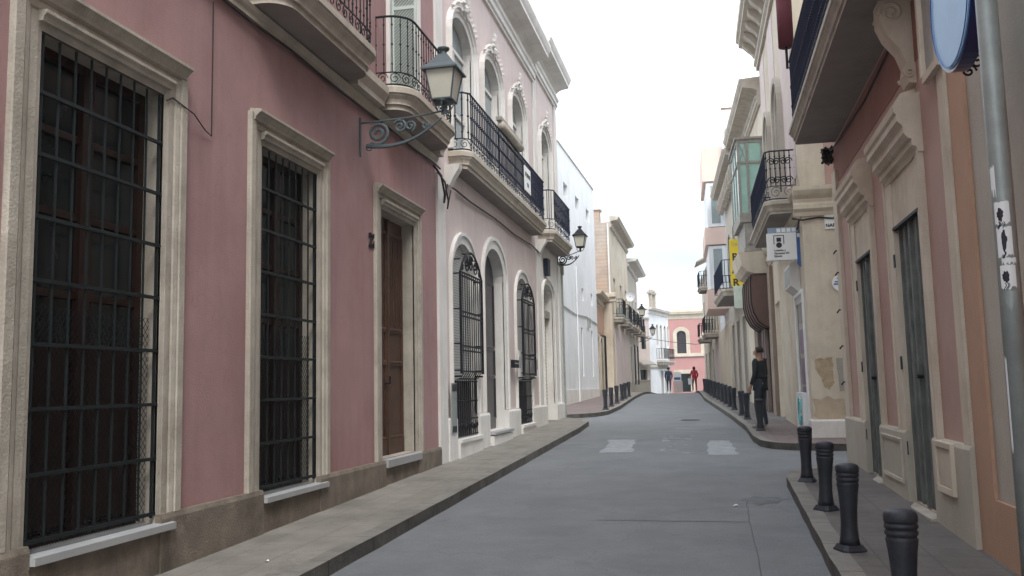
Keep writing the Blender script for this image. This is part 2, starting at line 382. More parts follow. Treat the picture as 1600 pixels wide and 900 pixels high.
def leaf_window(f, parent, h, depth, frame_m, glass_m, cols=2, rows=3, fw=.06, name='window', solid_below=None, glassname='pane'):
    """wooden casement: frame mesh + panes as a child"""
    a0, a1, z0, z1 = h[:4]; n = -depth; mb = MB(f)
    mb.box(a0 - .02, a0 + fw, n - .06, n, z0, z1); mb.box(a1 - fw, a1 + .02, n - .06, n, z0, z1)
    mb.box(a0 + fw, a1 - fw, n - .058, n - .002, z1 - fw, z1 + .01); mb.box(a0 + fw, a1 - fw, n - .058, n - .002, z0 - .01, z0 + fw)
    for i in range(1, cols):
        c = a0 + (a1 - a0) * i / cols; mb.box(c - fw * .8, c + fw * .8, n - .056, n + .015, z0 + fw, z1 - fw)
    for i in range(1, rows):
        c = z0 + (z1 - z0) * i / rows
        for k in range(cols):
            b0 = a0 + (a1 - a0) * k / cols + fw * .8; b1 = a0 + (a1 - a0) * (k + 1) / cols - fw * .8
            mb.box(b0, b1, n - .05, n - .006, c - fw * .35, c + fw * .35)
    if solid_below:
        for k in range(cols):
            b0 = a0 + (a1 - a0) * k / cols + fw * 1.3; b1 = a0 + (a1 - a0) * (k + 1) / cols - fw * 1.3
            mb.box(b0, b1, n - .045, n - .01, z0 + fw * 1.5, solid_below)
    o = build(name, mb, frame_m, parent)
    build(glassname, MB(f).box(a0, a1, n - .04, n - .035, z0, z1), glass_m, o)
    return o
def shell(f, parent, z0, z1, depth, s0=None, s1=None, mat=None, name='side_wall'):
    """sides, back and roof of a building body behind its facade"""
    s0 = 0 if s0 is None else s0; s1 = f.len if s1 is None else s1; mb = MB(f)
    mb.quad((s0, 0, z0), (s0, -depth, z0), (s0, -depth, z1), (s0, 0, z1)); mb.quad((s1, 0, z0), (s1, -depth, z0), (s1, -depth, z1), (s1, 0, z1))
    mb.quad((s0, -depth, z0), (s1, -depth, z0), (s1, -depth, z1), (s0, -depth, z1))
    build(name, mb, mat, parent)
    build('roof', MB(f).box(s0, s1, -depth, -.02, z1 - .12, z1 - .01), m_tile, parent)

# ------------------------------------------------------------------ ground
def strip(name, fl, fr, y0, y1, dz, mat, step=1.0, skirt=0, label=None, kind='structure', skmat=None, **kw):
    mb = MB(); n = max(1, int((y1 - y0) / step)); Lp = []; Rp = []
    for i in range(n + 1):
        y = y0 + (y1 - y0) * i / n; Lp.append((fl(y), y, g(y) + dz)); Rp.append((fr(y), y, g(y) + dz))
    li = [mb.v(*p) for p in Lp]; ri = [mb.v(*p) for p in Rp]
    for i in range(n): mb.face([li[i], ri[i], ri[i + 1], li[i + 1]])
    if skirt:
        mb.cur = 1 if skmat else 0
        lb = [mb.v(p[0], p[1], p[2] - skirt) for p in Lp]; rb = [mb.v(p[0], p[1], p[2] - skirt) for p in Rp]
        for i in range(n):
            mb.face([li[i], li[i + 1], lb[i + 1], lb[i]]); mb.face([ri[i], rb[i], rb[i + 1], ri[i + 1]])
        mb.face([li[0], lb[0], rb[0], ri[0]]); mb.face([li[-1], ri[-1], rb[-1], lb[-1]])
    return build(name, mb, [mat, skmat] if skmat else mat, None, kind=kind, recalc=bool(skirt), **kw)
def lerp(pts, jit=0):
    def f(y):
        if y <= pts[0][0]: return pts[0][1]
        for (a, p), (b, q) in zip(pts, pts[1:]):
            if y <= b: return p + (q - p) * (y - a) / (b - a) + .006 * math.sin(y * 9.1) * math.sin(y * 3.7)
        return pts[-1][1]
    return f
# base terrain sheet to the horizon
mb = MB(); ys = [-300, -60, -10] + list(range(0, 124, 3)) + [200, 400]
ids = [[mb.v(x, y, g(y) - .17) for x in (-350, -60, -12, 12, 60, 350)] for y in ys]
for a, b in zip(ids, ids[1:]):
    for k in range(5): mb.face([a[k], a[k + 1], b[k + 1], b[k]])
build('ground', mb, m_base, kind='structure', recalc=False)
strip('road', lambda y: -11.5, lambda y: 11.5, -8, 112, -.125, m_asphalt, 1.5)
# left pavement near
kl = lerp([(-8, -3.08), (10, -3.11), (22, -3.17), (24.4, -3.26), (25.3, -3.5), (25.9, -3.9), (26.3, -4.3)])
strip('pavement', lambda y: -4.5, lambda y: kl(y) - .17, -8, 26.2, 0, m_pave, .4, .2)
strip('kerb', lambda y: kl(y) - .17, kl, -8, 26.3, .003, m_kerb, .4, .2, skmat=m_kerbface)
# left pavement far
kfl = lerp([(27.6, -4.6), (28.0, -3.9), (28.5, -3.55), (29.5, -3.3), (33, -3.24), (48, -3.58), (60, -3.95), (75, -4.0), (100, -4)])
strip('pavement', lambda y: -9, lambda y: kfl(y) - .16, 27.7, 44, 0, m_redpave, .4, .2)
strip('pavement', lambda y: -7, lambda y: kfl(y) - .16, 44, 74, 0, m_pave, .8, .2)
strip('kerb', lambda y: kfl(y) - .16, kfl, 27.7, 74, .003, m_kerb, .4, .2, skmat=m_kerbface)
# right pavement near
kr = lerp([(-8, .84), (7.4, .84), (12.6, .92), (13.1, 1.05), (13.5, 1.35), (13.8, 1.9), (14.2, 2.6)])
strip('pavement', lambda y: kr(y) + .17, lambda y: 2.6, -8, 14.1, 0, m_pave2, .35, .2)
strip('kerb', kr, lambda y: kr(y) + .17, -8, 14.15, .003, m_kerb, .35, .2, skmat=m_kerbface)
# right pavement far
krf = lerp([(16.9, 3.5), (17.1, 1.7), (17.4, 1.15), (17.9, .9), (19, .8), (22, .76), (26, .55), (30, .30), (39, -.29), (50, -.62), (70, -1.2), (100, -1.4)])
strip('pavement', lambda y: krf(y) + .16, lambda y: 4, 17, 22.5, 0, m_redpave, .25, .2)
strip('pavement', lambda y: krf(y) + .16, lambda y: 4, 22.5, 80, 0, m_pave2, .8, .2)
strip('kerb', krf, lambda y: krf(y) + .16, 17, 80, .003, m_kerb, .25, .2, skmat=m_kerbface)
# worn crossing marks (ragged edges)
def mark(pts, amp=.05, name='crossing_stripe'):
    mb = MB(); P = []
    for i in range(len(pts)):
        a = Vector(pts[i]); b = Vector(pts[(i + 1) % len(pts)]); k = 9
        for j in range(k):
            p = a + (b - a) * j / k; P.append((p.x + random.uniform(-amp, amp), p.y + random.uniform(-amp, amp)))
    mb.face([mb.v(x, y, g(y) - .125 + .004) for x, y in P]); build(name, mb, m_paint, kind='structure', recalc=False)
mark([(-2.07, 17.0), (-1.5, 17.0), (-1.62, 19.8), (-2.2, 19.8)])
mark([(-.12, 16.5), (.42, 16.45), (.36, 19.3), (-.05, 19.5)])
for i in range(16):
    x = random.uniform(-1.1, -.4); y = random.uniform(16.6, 20.6); w = random.uniform(.05, .2); h = random.uniform(.1, .45)
    mark([(x, y), (x + w, y), (x + w * .9, y + h), (x, y + h)], .03, 'worn_paint_flake')
mark([(-.9, 22.9), (.0, 22.9), (.0, 23.05), (-.9, 23.05)], .015)
mark([(-.55, 30.0), (.0, 30.0), (.0, 30.2), (-.55, 30.2)], .015)

def sheet(name, pts, mat, dz=-.119):
    mb = MB(); mb.face([mb.v(x, y, g(y) + dz) for x, y in pts]); return build(name, mb, mat, None, kind='structure', recalc=False)
m_patch = M('asphalt_repair', (.14, .143, .147), rough=.85, var=.2, scale=2, bump=.5, bscale=140, grain=.5)
def seam(pts, w=.012):
    P = []
    for a, b in zip(pts, pts[1:]):
        for k in range(8): P.append((a[0] + (b[0] - a[0]) * k / 8 + random.uniform(-.008, .008), a[1] + (b[1] - a[1]) * k / 8 + random.uniform(-.01, .01)))
    P.append(pts[-1]); dx = abs(pts[-1][0] - pts[0][0]); dy = abs(pts[-1][1] - pts[0][1]); o = (0, w * 1.6) if dx > dy else (w, 0)
    mb = MB(); ids = [(mb.v(x - o[0] / 2, y - o[1] / 2, g(y) - .121), mb.v(x + o[0] / 2, y + o[1] / 2, g(y) - .121)) for x, y in P]
    for p, q in zip(ids, ids[1:]): mb.face([p[0], p[1], q[1], q[0]])
    build('asphalt_seam', mb, m_seam, kind='structure', recalc=False)
m_seam = M('tar_seam', (.10, .105, .112), rough=.85, bump=.3)
seam([(-1.25, 9.75), (.30, 9.72)]); seam([(.32, 7.0), (.33, 9.7), (.36, 11.3)]); seam([(.35, 11.35), (.95, 11.3)]); seam([(-2.4, 14.4), (.9, 14.6)], .008)
sheet('oil_stain', [(.55 + .20 * math.cos(t_ * .5) * (1 + .4 * math.sin(t_ * 2.3)), 11.2 + .35 * math.sin(t_ * .5) * (1 + .4 * math.sin(t_ * 1.7))) for t_ in range(12)], M('dark_road_stain', (.165, .172, .18), var=.3, scale=6, bump=.5, bscale=140, grain=.5), -.1205)
m_cast = M('cast_iron_cover', (.10, .095, .09), rough=.55, var=.25, scale=6, bump=.4)
def cover(x, y, r, label):
    z = g(y) - .119; mb = MB(); n = 28; mb.face([mb.v(x + r * math.cos(2 * math.pi * i / n), y + r * math.sin(2 * math.pi * i / n), z + .023 * r * math.sin(2 * math.pi * i / n)) for i in range(n)])
    o = build('manhole_cover', mb, m_cast, None, loc=(x, y, z), label=label, cat='manhole cover', recalc=False)
    mb = MB(); mb.tube([(x + r * .9 * math.cos(2 * math.pi * i / n), y + r * .9 * math.sin(2 * math.pi * i / n), z + .003) for i in range(n + 1)], .006, 4)
    for k in range(-3, 4): w_ = math.sqrt(.64 - (k * .2) ** 2) * r; mb.tube([(x - w_, y + k * .2 * r, z + .002), (x + w_, y + k * .2 * r, z + .002)], .005, 4)
    build('raised_pattern', mb, m_cast, o)
cover(-.6, 26.2, .3, 'round iron manhole cover in the road beyond the crossing')
def litter(x, y, z, s_, label):
    mb = MB(); mb.face([mb.v(x + s_ * a, y + s_ * b, z + c) for a, b, c in ((-1, -.4, .004), (.1, -.8, .012), (1, .1, .004), (.2, .9, .018), (-.7, .6, .006))])
    build('litter', mb, m_signwhite, None, loc=(x, y, z), label=label, cat='litter', group='bits of litter', recalc=False)
litter(.22, 10.75, g(10.75) - .12, .035, 'scrap of white paper on the road near the right kerb')
litter(-3.6, 6.9, g(6.9) + .004, .02, 'tiny white scrap on the left pavement below the second barred window')

# ================================================================== L1 rose building
f1 = Fac((-4.31, 0), (-4.31, 14))
H = 13.5  # extra height out of view, added to darken the near street
b1 = thing('rose_house', 'rose pink house at left with stone framed barred windows and number 22', 'house', (-4.31, 0, 0))
W1 = (5.02, 6.42, .53, 4.0); W2 = (8.08, 9.38, .53, 4.01); D1 = (11.44, 12.83, .62, 4.0)
U2 = (8.35, 9.35, 5.75, 8.6); U3 = (11.9, 12.95, 5.75, 8.6)
mb = MB(f1); mb.rev = 1; mb.wall(-4, 13.98, -.6, H, [W1 + (0, .42), W2 + (0, .42), D1 + (0, .25), U2, U3], .3)
build('wall', mb, [m_rose, m_stone], b1)
shell(f1, b1, -.6, H, 7, -4, 13.98, m_rose)
PR = [(0, -.3), (.06, -.3), (.06, .56), (.045, .60), (0, .60)]
for a, b in ((-4, W1[0]), (W1[1] + .0, W2[0]), (W2[1], D1[0]), (D1[1], 13.98)): build('plinth', MB(f1).prof(PR, a, b), m_plinth, b1)
for a, b in ((W1[0], W1[1]), (W2[0], W2[1])): build('plinth', MB(f1).prof([(0, -.3), (.045, -.3), (.045, .465), (0, .465)], a, b), m_plinth, b1)
build('plinth', MB(f1).prof([(0, -.3), (.03, -.3), (.03, .50), (0, .50)], D1[0], D1[1]), m_plinth, b1)
mb = MB(f1); mb.prof([(-.25, .50), (.09, .50), (.09, .60), (.08, .61), (-.25, .61)], D1[0], D1[1] + .06); build('door_step', mb, m_marble, b1)
for h in (W1, W2, D1):
    fr = frame(f1, b1, (h[0], h[1], .60, h[3]), .28, 0, .036)
    mb = MB(f1); z = h[3]
    mb.prof([(0, z + .05), (.055, z + .05), (.06, z + .08), (.085, z + .10), (.085, z + .125), (0, z + .125)], h[0] - .05, h[1] + .05)
    mb.prof([(0, z + .20), (.06, z + .20), (.065, z + .225), (.10, z + .26), (.125, z + .275), (.125, z + .30), (0, z + .315)], h[0] - .24, h[1] + .24)
    build('head_moulding', mb, m_stone, fr)
# barred windows
for h, nb in ((W1, 9), (W2, 9)):
    w = leaf_window(f1, b1, h, .17, m_darkwood, m_glass, 2, 6, .075, solid_below=1.9)
    build('sill', MB(f1).prof([(-.3, h[2] - .062), (.10, h[2] - .055), (.10, h[2] - .004), (.02, h[2] + .004), (-.3, h[2] + .004)], h[0], h[1] + .14), m_marble, w)
    mb = MB(f1); n = -.015
    a0, a1 = h[0] + .035, h[1] - .035
    for i in range(nb):
        a = a0 + (a1 - a0) * i / (nb - 1); th = .010 if 0 < i < nb - 1 else .014
        mb.tube([(a, n, h[2] + .05), (a, n, h[3] - .01)], th, 6)
    for i in range(9):
        z = h[2] + .08 + i * .425
        if z < h[3]: mb.box(a0 - .034, a1 + .034, n - .006, n + .018, z - .013, z + .013)
    gr = build('grille', mb, m_iron, w)
    mb = MB(f1)                                  # diamond wire screen behind the lower bars
    zt = 2.15; n = -.07
    for i in range(-44, 30):
        for sg in (1, -1):
            a = a0 + i * .05; pts = []
            zlo, zhi = h[2] + .02, zt
            c0, c1 = (a, a + (zhi - zlo) * .8) if sg > 0 else (a + (zhi - zlo) * .8, a)
            # clip
            t0, t1 = 0., 1.; d = c1 - c0
            for lim, s_ in ((a0, 1), (a1, -1)):
                v0 = (c0 - lim) * s_; v1 = (c1 - lim) * s_
                if v0 < 0 and v1 < 0: t0 = 2
                elif v0 < 0: t0 = max(t0, v0 / (v0 - v1))
                elif v1 < 0: t1 = min(t1, v0 / (v0 - v1))
            if t0 < t1: mb.tube([(c0 + d * t0, n, zlo + (zhi - zlo) * t0), (c0 + d * t1, n, zlo + (zhi - zlo) * t1)], .0022, 3, caps=False)
    build('wire_screen', mb, m_black, w)
# door
mb = MB(f1); a0, a1, z0, z1 = D1; n = -.19; mid = (a0 + a1) / 2
mb.box(a0 - .02, a1 + .02, n - .06, n, z0, z1)
for c0, c1 in ((a0 + .05, mid - .03), (mid + .03, a1 - .05)):
    mb.box(c0 - .03, c1 + .03, n, n + .025, z0 + .0, z0 + .22)
    for p0, p1 in ((.26, 1.25), (1.33, 1.72), (1.80, 3.15)):
        mb.sweep([(c0 + .04, z0 + p0), (c0 + .04, z0 + p1), (c1 - .04, z0 + p1), (c1 - .04, z0 + p0), (c0 + .04, z0 + p0)], [(0, n - .01), (0, n + .02), (.03, n + .03), (.045, n + .012), (.045, n - .01)])
        if p0 > 1.7:
            for k in range(1, 5):
                q = c0 + .04 + (c1 - c0 - .08) * k / 5; mb.box(q - .008, q + .008, n, n + .014, z0 + p0 + .02, z0 + p1 - .02)
mb.box(mid - .035, mid + .035, n, n + .045, z0, z1 - .02)
dr = build('door', mb, m_wood, b1)
mb = MB(f1); mb.tube([(mid - .1, n + .02, 1.62), (mid - .1, n + .09, 1.62), (mid - .1, n + .09, 1.72)], .014, 8); build('handle', mb, m_black, dr)
text(b1, '22', f1, 11.10, .012, 3.42, .25, m_black, 'house_number', bold=.012)
# string course and balconies
mb = MB(f1)
mb.prof([(0, 5.22), (.035, 5.22), (.035, 5.27), (.06, 5.30), (.075, 5.34), (0, 5.345)], -4, 13.98)
build('string_course', mb, m_slabedge, b1)
for a_, b_ in ((10.25, 11.2), (13.78, 13.98)): build('moulding_block', MB(f1).prof([(0, 5.35), (.16, 5.35), (.16, 5.42), (.22, 5.52), (.22, 5.62), (0, 5.66)], a_, b_), m_slabedge, b1)
for (s0, s1, U) in ((7.78, 10.12, U2), (11.35, 13.62, U3)):
    bl = thing('_', None, None, (0, 0, 0)) if False else None
    ol, zt, sl = slab_parts(f1, None, s0, s1, .40, .26, 5.36, b1)
    railing(f1, b1, ol, .06, zt, zt + 1.0, .115, .0075, m_iron, .2)
    fr = frame(f1, b1, U, .2, 0, .04, m_white)
    w = leaf_window(f1, b1, U, .2, m_shutgreen, m_blind, 2, 2, .06)
# lattice shutter leaf folded out beside the upper window on the second balcony
mb = MB(f1); sa = 11.86
mb.box(sa - .015, sa + .015, .03, .07, 5.75, 8.4); mb.box(sa - .015, sa + .015, .37, .41, 5.75, 8.4)
for z in (5.75, 7.0, 8.36): mb.box(sa - .014, sa + .014, .07, .37, z, z + .05)
for i in range(-10, 72):
    z = 5.75 + i * .05; lo = max(z, 5.78); hi = min(z + .3, 8.36)
    if lo < hi: mb.tube([(sa, .07 + (lo - z), lo), (sa, .07 + (hi - z), hi)], .008, 4, caps=False)
ls = build('shutter_leaf', mb, m_shutgreen, b1)
build('backing', MB(f1).box(sa + .012, sa + .02, .05, .39, 5.78, 8.36), m_galv, ls)
# small junction details on the wall
def cable(pts, r, label, f=None, mat=m_cable, name='cable', cat='cable'):
    mb = MB(f); mb.tube(pts, r, 6); p = mb.V[0]
    return build(name, mb, mat, None, loc=tuple(p), label=label, cat=cat)
pp = []
for i in range(60):
    s = -3 + i * .29; pp.append((s, .105 + .012 * math.sin(i * 1.7), 5.16 + .02 * math.sin(i * .9) + .012 * math.sin(i * 2.3)))
cable([(p[0], .045 + .01 * math.sin(i), 5.19 + .012 * math.sin(i * .8)) for i, p in enumerate(pp)], .016, 'dark bundled cable running along the ledge of the rose pink house', f1)
pp = [(6.42, .03, 3.95), (6.5, .03, 4.0), (6.75, .075, 3.93), (7.0, .03, 3.86), (7.12, .02, 3.84), (7.12, .02, 4.4), (7.12, .02, 5.1)]
cable(pp, .006, 'thin grey wire from the large barred window frame up the pink wall', f1)
pp = [(13.6, .10, 5.12), (13.85, .15, 5.0), (14.0, .16, 4.72), (14.15, .10, 4.62), (14.5, .06, 5.0), (15.0, .06, 5.02), (16, .06, 5.0), (18, .05, 5.05), (20, .05, 5.02), (22, .05, 5.08), (23, .08, 5.0)]
cable(pp, .018, 'sagging dark cable looping between the rose house and the pale pink house', f1)
cable([(p[0] + .03, p[1] + .05, p[2] - .10) for p in pp[:5]], .014, 'lower cable loop hanging at the corner of the rose house', f1)

t = thing('enamel_plate', 'small white enamel plate at the far left edge beside the big barred window', 'plate', tuple(f1.w(4.45, .01, 3.0)))
build('plate', MB(f1).box(4.30, 4.665, .002, .02, 2.82, 3.2), m_signwhite, t); build('screw', MB(f1).box(4.63, 4.645, .021, .024, 3.16, 3.175), m_ink, t)
# ------------------------------------------------------------------ wall lanterns
def lantern(f, s, n, z, zb, label, sc=1.0, mat=m_lampmetal, arm=True, group='wall lanterns along the street'):
    loc = f.w(s, 0, zb); t = thing('wall_lantern', label, 'street lamp', tuple(loc), group)
    # square lantern built around (s,n)
    e, bt, hg, rf = .24 * sc, .135 * sc, .42 * sc, .17 * sc
    rot = R(0)
    def sq(r, zz, mb): return [mb.v(s + dx * r, n + dy * r, zz) for dx, dy in ((-1, -1), (1, -1), (1, 1), (-1, 1))]
    mb = MB(f); gt = e * .86
    a = sq(bt, z + .03 * sc, mb); b = sq(gt, z + hg, mb)
    for k in range(4): mb.face([a[k], a[(k + 1) % 4], b[(k + 1) % 4], b[k]])
    mb.face(a); build('glass', mb, m_lampglass, t)
    mb = MB(f)
    for dx, dy in ((-1, -1), (1, -1), (1, 1), (-1, 1)):
        mb.tube([(s + dx * bt, n + dy * bt, z), (s + dx * gt, n + dy * gt, z + hg)], .013 * sc, 5)
    for k, (dx, dy) in enumerate(((-1, -1), (1, -1), (1, 1), (-1, 1))):
        q = ((-1, -1), (1, -1), (1, 1), (-1, 1))[(k + 1) % 4]
        mb.tube([(s + dx * bt, n + dy * bt, z + .01), (s + q[0] * bt, n + q[1] * bt, z + .01)], .014 * sc, 5)
    mb.lathe(s, n, [(.012 * sc, z - .1 * sc), (.05 * sc, z - .08 * sc), (.03 * sc, z - .04 * sc), (bt * 1.1, z - .01), (bt * 1.1, z + .01)], 12)
    build('lantern_frame', mb, mat, t)
    mb = MB(f)
    rings = [sq(e * r, z + hg + h * sc, mb) for r, h in ((.9, -.012), (1.06, -.012), (1.06, .012), (.72, .09), (.5, .17), (.30, .235), (.26, .25))]
    for a, b in zip(rings, rings[1:]):
        for k in range(4): mb.face([a[k], a[(k + 1) % 4], b[(k + 1) % 4], b[k]])
    mb.face(rings[0]); mb.face(rings[-1])
    zc = z + hg + .245 * sc
    mb.lathe(s, n, [(.05 * sc, zc), (.045 * sc, zc + .05 * sc), (.075 * sc, zc + .07 * sc), (.085 * sc, zc + .085 * sc), (.085 * sc, zc + .1 * sc), (.04 * sc, zc + .12 * sc), (.012 * sc, zc + .13 * sc)], 14)
    build('lantern_roof', mb, mat, t)
    if arm:
        mb = MB(f); k = sc
        mb.box(s - .02, s + .02, 0, .022, zb - .32 * k, zb + .14 * k)
        mb.prism([(s - .02, zb - .32 * k), (s + .02, zb - .32 * k), (s, zb - .42 * k)], 0, .02)
        mb.tube([(s, .01, zb + .06 * k), (s, n * .6, zb + .085 * k), (s, n, z - .12 * k)], .014 * k, 6)
        mb.tube([(s, n, z - .16 * k), (s, n, z - .06 * k)], [.035 * k, .03 * k], 8)
        for dx in (-1, 1):
            mb.tube([(s, n, z - .13 * k), (s + dx * .09 * k, n, z - .12 * k), (s + dx * .13 * k, n, z - .06 * k), (s + dx * .12 * k, n, z)], .010 * k, 5)
            mb.tube([(s, n, z - .13 * k), (s, n + dx * .09 * k, z - .12 * k), (s, n + dx * .13 * k, z - .06 * k), (s, n + dx * .12 * k, z)], .010 * k, 5)
        P = []
        for i in range(15):
            t_ = i / 14; P.append((s, .10 + (n - .14) * t_, zb - .27 * k + .31 * k * t_ ** 2.4 - .05 * k * math.sin(t_ * math.pi)))
        mb.tube(P, [.034 * k * (1 - .6 * i / 14) for i in range(15)], 6)
        scroll(mb, (s, .22 * n, zb - .10 * k), .17 * k, (0, 1, 0), (0, 0, 1), 1.9, .024 * k, 1, -2.2, 26, 6)
        scroll(mb, (s, .48 * n, zb - .03 * k), .10 * k, (0, 1, 0), (0, 0, 1), 1.6, .018 * k, -1, 2.6, 20, 5)
        scroll(mb, (s, .60 * n, zb - .035 * k), .08 * k, (0, 1, 0), (0, 0, 1), 1.5, .016 * k, 1, -1.2, 20, 5)
        scroll(mb, (s, .78 * n, zb - .045 * k), .06 * k, (0, 1, 0), (0, 0, 1), 1.5, .015 * k, -1, 1.4, 18, 5)
        scroll(mb, (s, .12 * n, zb - .30 * k), .06 * k, (0, 1, 0), (0, 0, 1), 1.4, .010 * k, 1, 1.2, 16, 5)
        build('bracket', mb, mat, t)
    return t
lantern(f1, 10.69, 1.15, 5.17, 4.93, 'large grey wall lantern on a scrolled bracket above the rose pink wall', .93)

# ================================================================== L2 pale pink house
S2 = 14.0
f2 = Fac((-4.31, 13.98), (-4.31, 26.5))
def y2(*v): return [x - 13.98 for x in v]
def op(y0, y1, z0, z1, rise=0, d=.22): return (y0 - 13.98, y1 - 13.98, z0, z1, rise, d)
b2 = thing('pale_pink_house', 'pale pink house with white arches, caged windows and long black balcony', 'house', (-4.31, 13.98, 0))
A = op(14.9, 16.4, .64, 4.14, .62, .22); B = op(17.2, 18.9, .66, 4.40, .62, .24); Cc = op(20.15, 21.65, .68, 4.10, .60, .22); G = op(23.6, 25.15, .5, 4.33, .38, .22)
UA = op(14.95, 16.45, 5.72, 8.4, .5, .2); UB = op(17.3, 18.8, 5.72, 8.45, .5, .2); UC = op(19.95, 21.4, 5.72, 8.5, .5, .2); UD = op(23.65, 25.1, 5.72, 8.65, .5, .2)
H2 = 10.0
mb = MB(f2); mb.rev = 1; mb.wall(0, y2(22.75)[0], -.6, 5.4, [A, B, Cc]); build('wall', mb, [m_pale, m_white], b2)
mb = MB(f2); mb.rev = 1; mb.wall(0, y2(22.75)[0], 5.4, H2, [UA, UB, UC]); build('upper_wall', mb, [m_paleup, m_white], b2)
mb = MB(f2); mb.rev = 1; mb.wall(y2(22.75)[0], 12.52, 5.3, H2 + .35, [UD]); build('wall', mb, [m_paleup, m_white], b2)
mb = MB(f2); mb.wall(y2(22.75)[0], 12.52, -.6, 5.3, [G]); build('wall', mb, m_white, b2, label='off-white lower wall around the shuttered arch')
shell(f2, b2, -.6, H2 + .3, 8, 0, 12.52, m_white)
for a, b, zt in ((0, .42, H2), (y2(22.75)[0], y2(23.2)[0], H2), (12.12, 12.52, H2 + .3)):
    build('pilaster', MB(f2).box(a, b, .003, .05, -.6, 5.1), m_white, b2); build('upper_pilaster', MB(f2).box(a + .02, b - .02, .003, .045, 5.7, zt), m_white, b2)
for a, b in ((.42, A[0] - .02), (A[1] + .02, B[0]), (B[1], Cc[0] - .02), (Cc[1] + .02, G[0]), (G[1], 12.5)):
    build('plinth', MB(f2).prof([(0, -.3), (.075, -.3), (.075, 1.0), (.055, 1.04), (0, 1.04)], a, b), m_white, b2)
for h in (A, Cc): build('sill', MB(f2).prof([(0, -.3), (.12, -.3), (.12, .60), (.15, .60), (.15, .66), (-.1, .67)], h[0] - .02, h[1] + .02), m_white, b2)
build('step_riser', MB(f2).prof([(0, -.3), (.15, -.3), (.15, .58), (-.24, .60)], B[0], B[1]), m_white, b2)
build('door_step', MB(f2).prof([(-.24, .605), (.18, .605), (.18, .655), (-.24, .66)], B[0], B[1]), m_marble, b2)
for h, w_ in ((A, .2), (B, .24), (Cc, .2), (G, .16)):
    pth = [(h[0], 1.05)] + arch(h[0], h[1], h[3], h[4]) + [(h[1], 1.05)]
    pr = [(0, -.02), (0, .02), (w_ * .7, .03), (w_ * .7, .06), (w_, .065), (w_ * 1.05, -.02)]
    build('arch_surround', MB(f2).sweep(pth, pr), m_white, b2)
def fill(h, mat, name, n, parent=b2, f=f2):
    return build(name, MB(f).prism(opening_path(h), -n - .03, -n), mat, parent)
for h in (A, Cc):
    w = fill(h, m_blind, 'window', .10)
    mb = MB(f2); a0, a1 = h[0] + .0, h[1] - .02; zc0, zc1, zb = 1.72, 3.55, .68; n = .15
    nb = 10
    mb.box(a0 - .01, a0 + .025, 0, n, zc0 + .0, zc0 + .03); mb.box(a1 - .025, a1 + .01, 0, n, zc0, zc0 + .03)
    for a in (a0, a1):
        mb.box(a - .02, a + .02, n - .02, n + .02, zc0 + .06, zc1)
        for z in (zc0 + .12, 2.3, 2.9, zc1 - .03): mb.box(a - .012, a + .012, 0, n - .02, z - .012, z + .012)
    for z in (zc0 + .10, 2.18, 2.26, 2.78, 2.86, zc1 - .06, zc1 - .0): mb.box(a0 + .02, a1 - .02, n - .014, n + .014, z - .014, z + .014)
    for i in range(1, nb):
        a = a0 + (a1 - a0) * i / nb
        mb.tube([(a, .02, zc0 - .04), (a, n * .6, zc0 - .02), (a, n, zc0 + .08), (a, n, zc1)], .009, 5)
    arc = [(a0, zc1)] + [(a0 + (a1 - a0) * i / 10, zc1 + .42 * math.sin(math.pi * i / 10) ** .75) for i in range(11)]
    mb.tube([(p[0], n, p[1]) for p in arc], .02, 6)
    for i in range(5):
        c = a0 + (a1 - a0) * (i + .5) / 5; hh = .42 * math.sin(math.pi * (i + .5) / 5) ** .75 * .5
        scroll(mb, (c, n, zc1 + hh), hh * .8, (1, 0, 0), (0, 0, 1), 1.5, .013, (-1) ** i, .5, 14, 5)
        scroll(mb, (c, n, zc1 + hh * 1.4), hh * .45, (1, 0, 0), (0, 0, 1), 1.2, .012, (-1) ** i, 2.5, 12, 5)
    mb.tube([(a0, n, zc1 + .22), (a0, .02, zc1 + .22)], .012, 5); mb.tube([((a0 + a1) / 2, n, zc1 + .4), ((a0 + a1) / 2 - .1, .0, zc1 + .4)], .012, 5)
    build('cage_grille', mb, m_black, w)
    mb = MB(f2); n = .03
    for i in range(nb + 1):
        a = a0 + .04 + (a1 - a0 - .08) * i / nb; mb.tube([(a, n, zb), (a, n, zc0 - .05)], .010, 5)
    for z in (zb + .02, zb + .3, zb + .62, zc0 - .07): mb.box(a0, a1, n - .015, n + .015, z - .013, z + .013)
    for i in range(9): scroll(mb, (a0 + .08 + i * (a1 - a0 - .16) / 8, n + .01, zb + .16), .075, (1, 0, 0), (0, 0, 1), 1.3, .010, (-1) ** i, 0, 12, 4)
    build('lower_grille', mb, m_black, w)
    build('recess_back', MB(f2).box(h[0], h[1], -.098, -.09, .68, 1.66), m_darkdoor, w)
dr = fill(B, m_darkdoor, 'door', .22)
mb = MB(f2)
for c0, c1 in ((B[0] + .1, (B[0] + B[1]) / 2 - .05), ((B[0] + B[1]) / 2 + .05, B[1] - .1)):
    for z0, z1 in ((.9, 1.7), (1.8, 2.3), (2.4, 3.7)): mb.sweep([(c0, z0), (c0, z1), (c1, z1), (c1, z0), (c0, z0)], [(0, -.23), (0, -.2), (.03, -.19), (.03, -.23)])
build('panel_moulding', mb, m_darkdoor, dr)
sh = fill(G, m_rollshut, 'roller_shutter', .2)
build('shutter_box', MB(f2).box(G[0] + .02, G[1] - .02, -.195, -.08, 3.42, 3.62), m_greycement, sh)
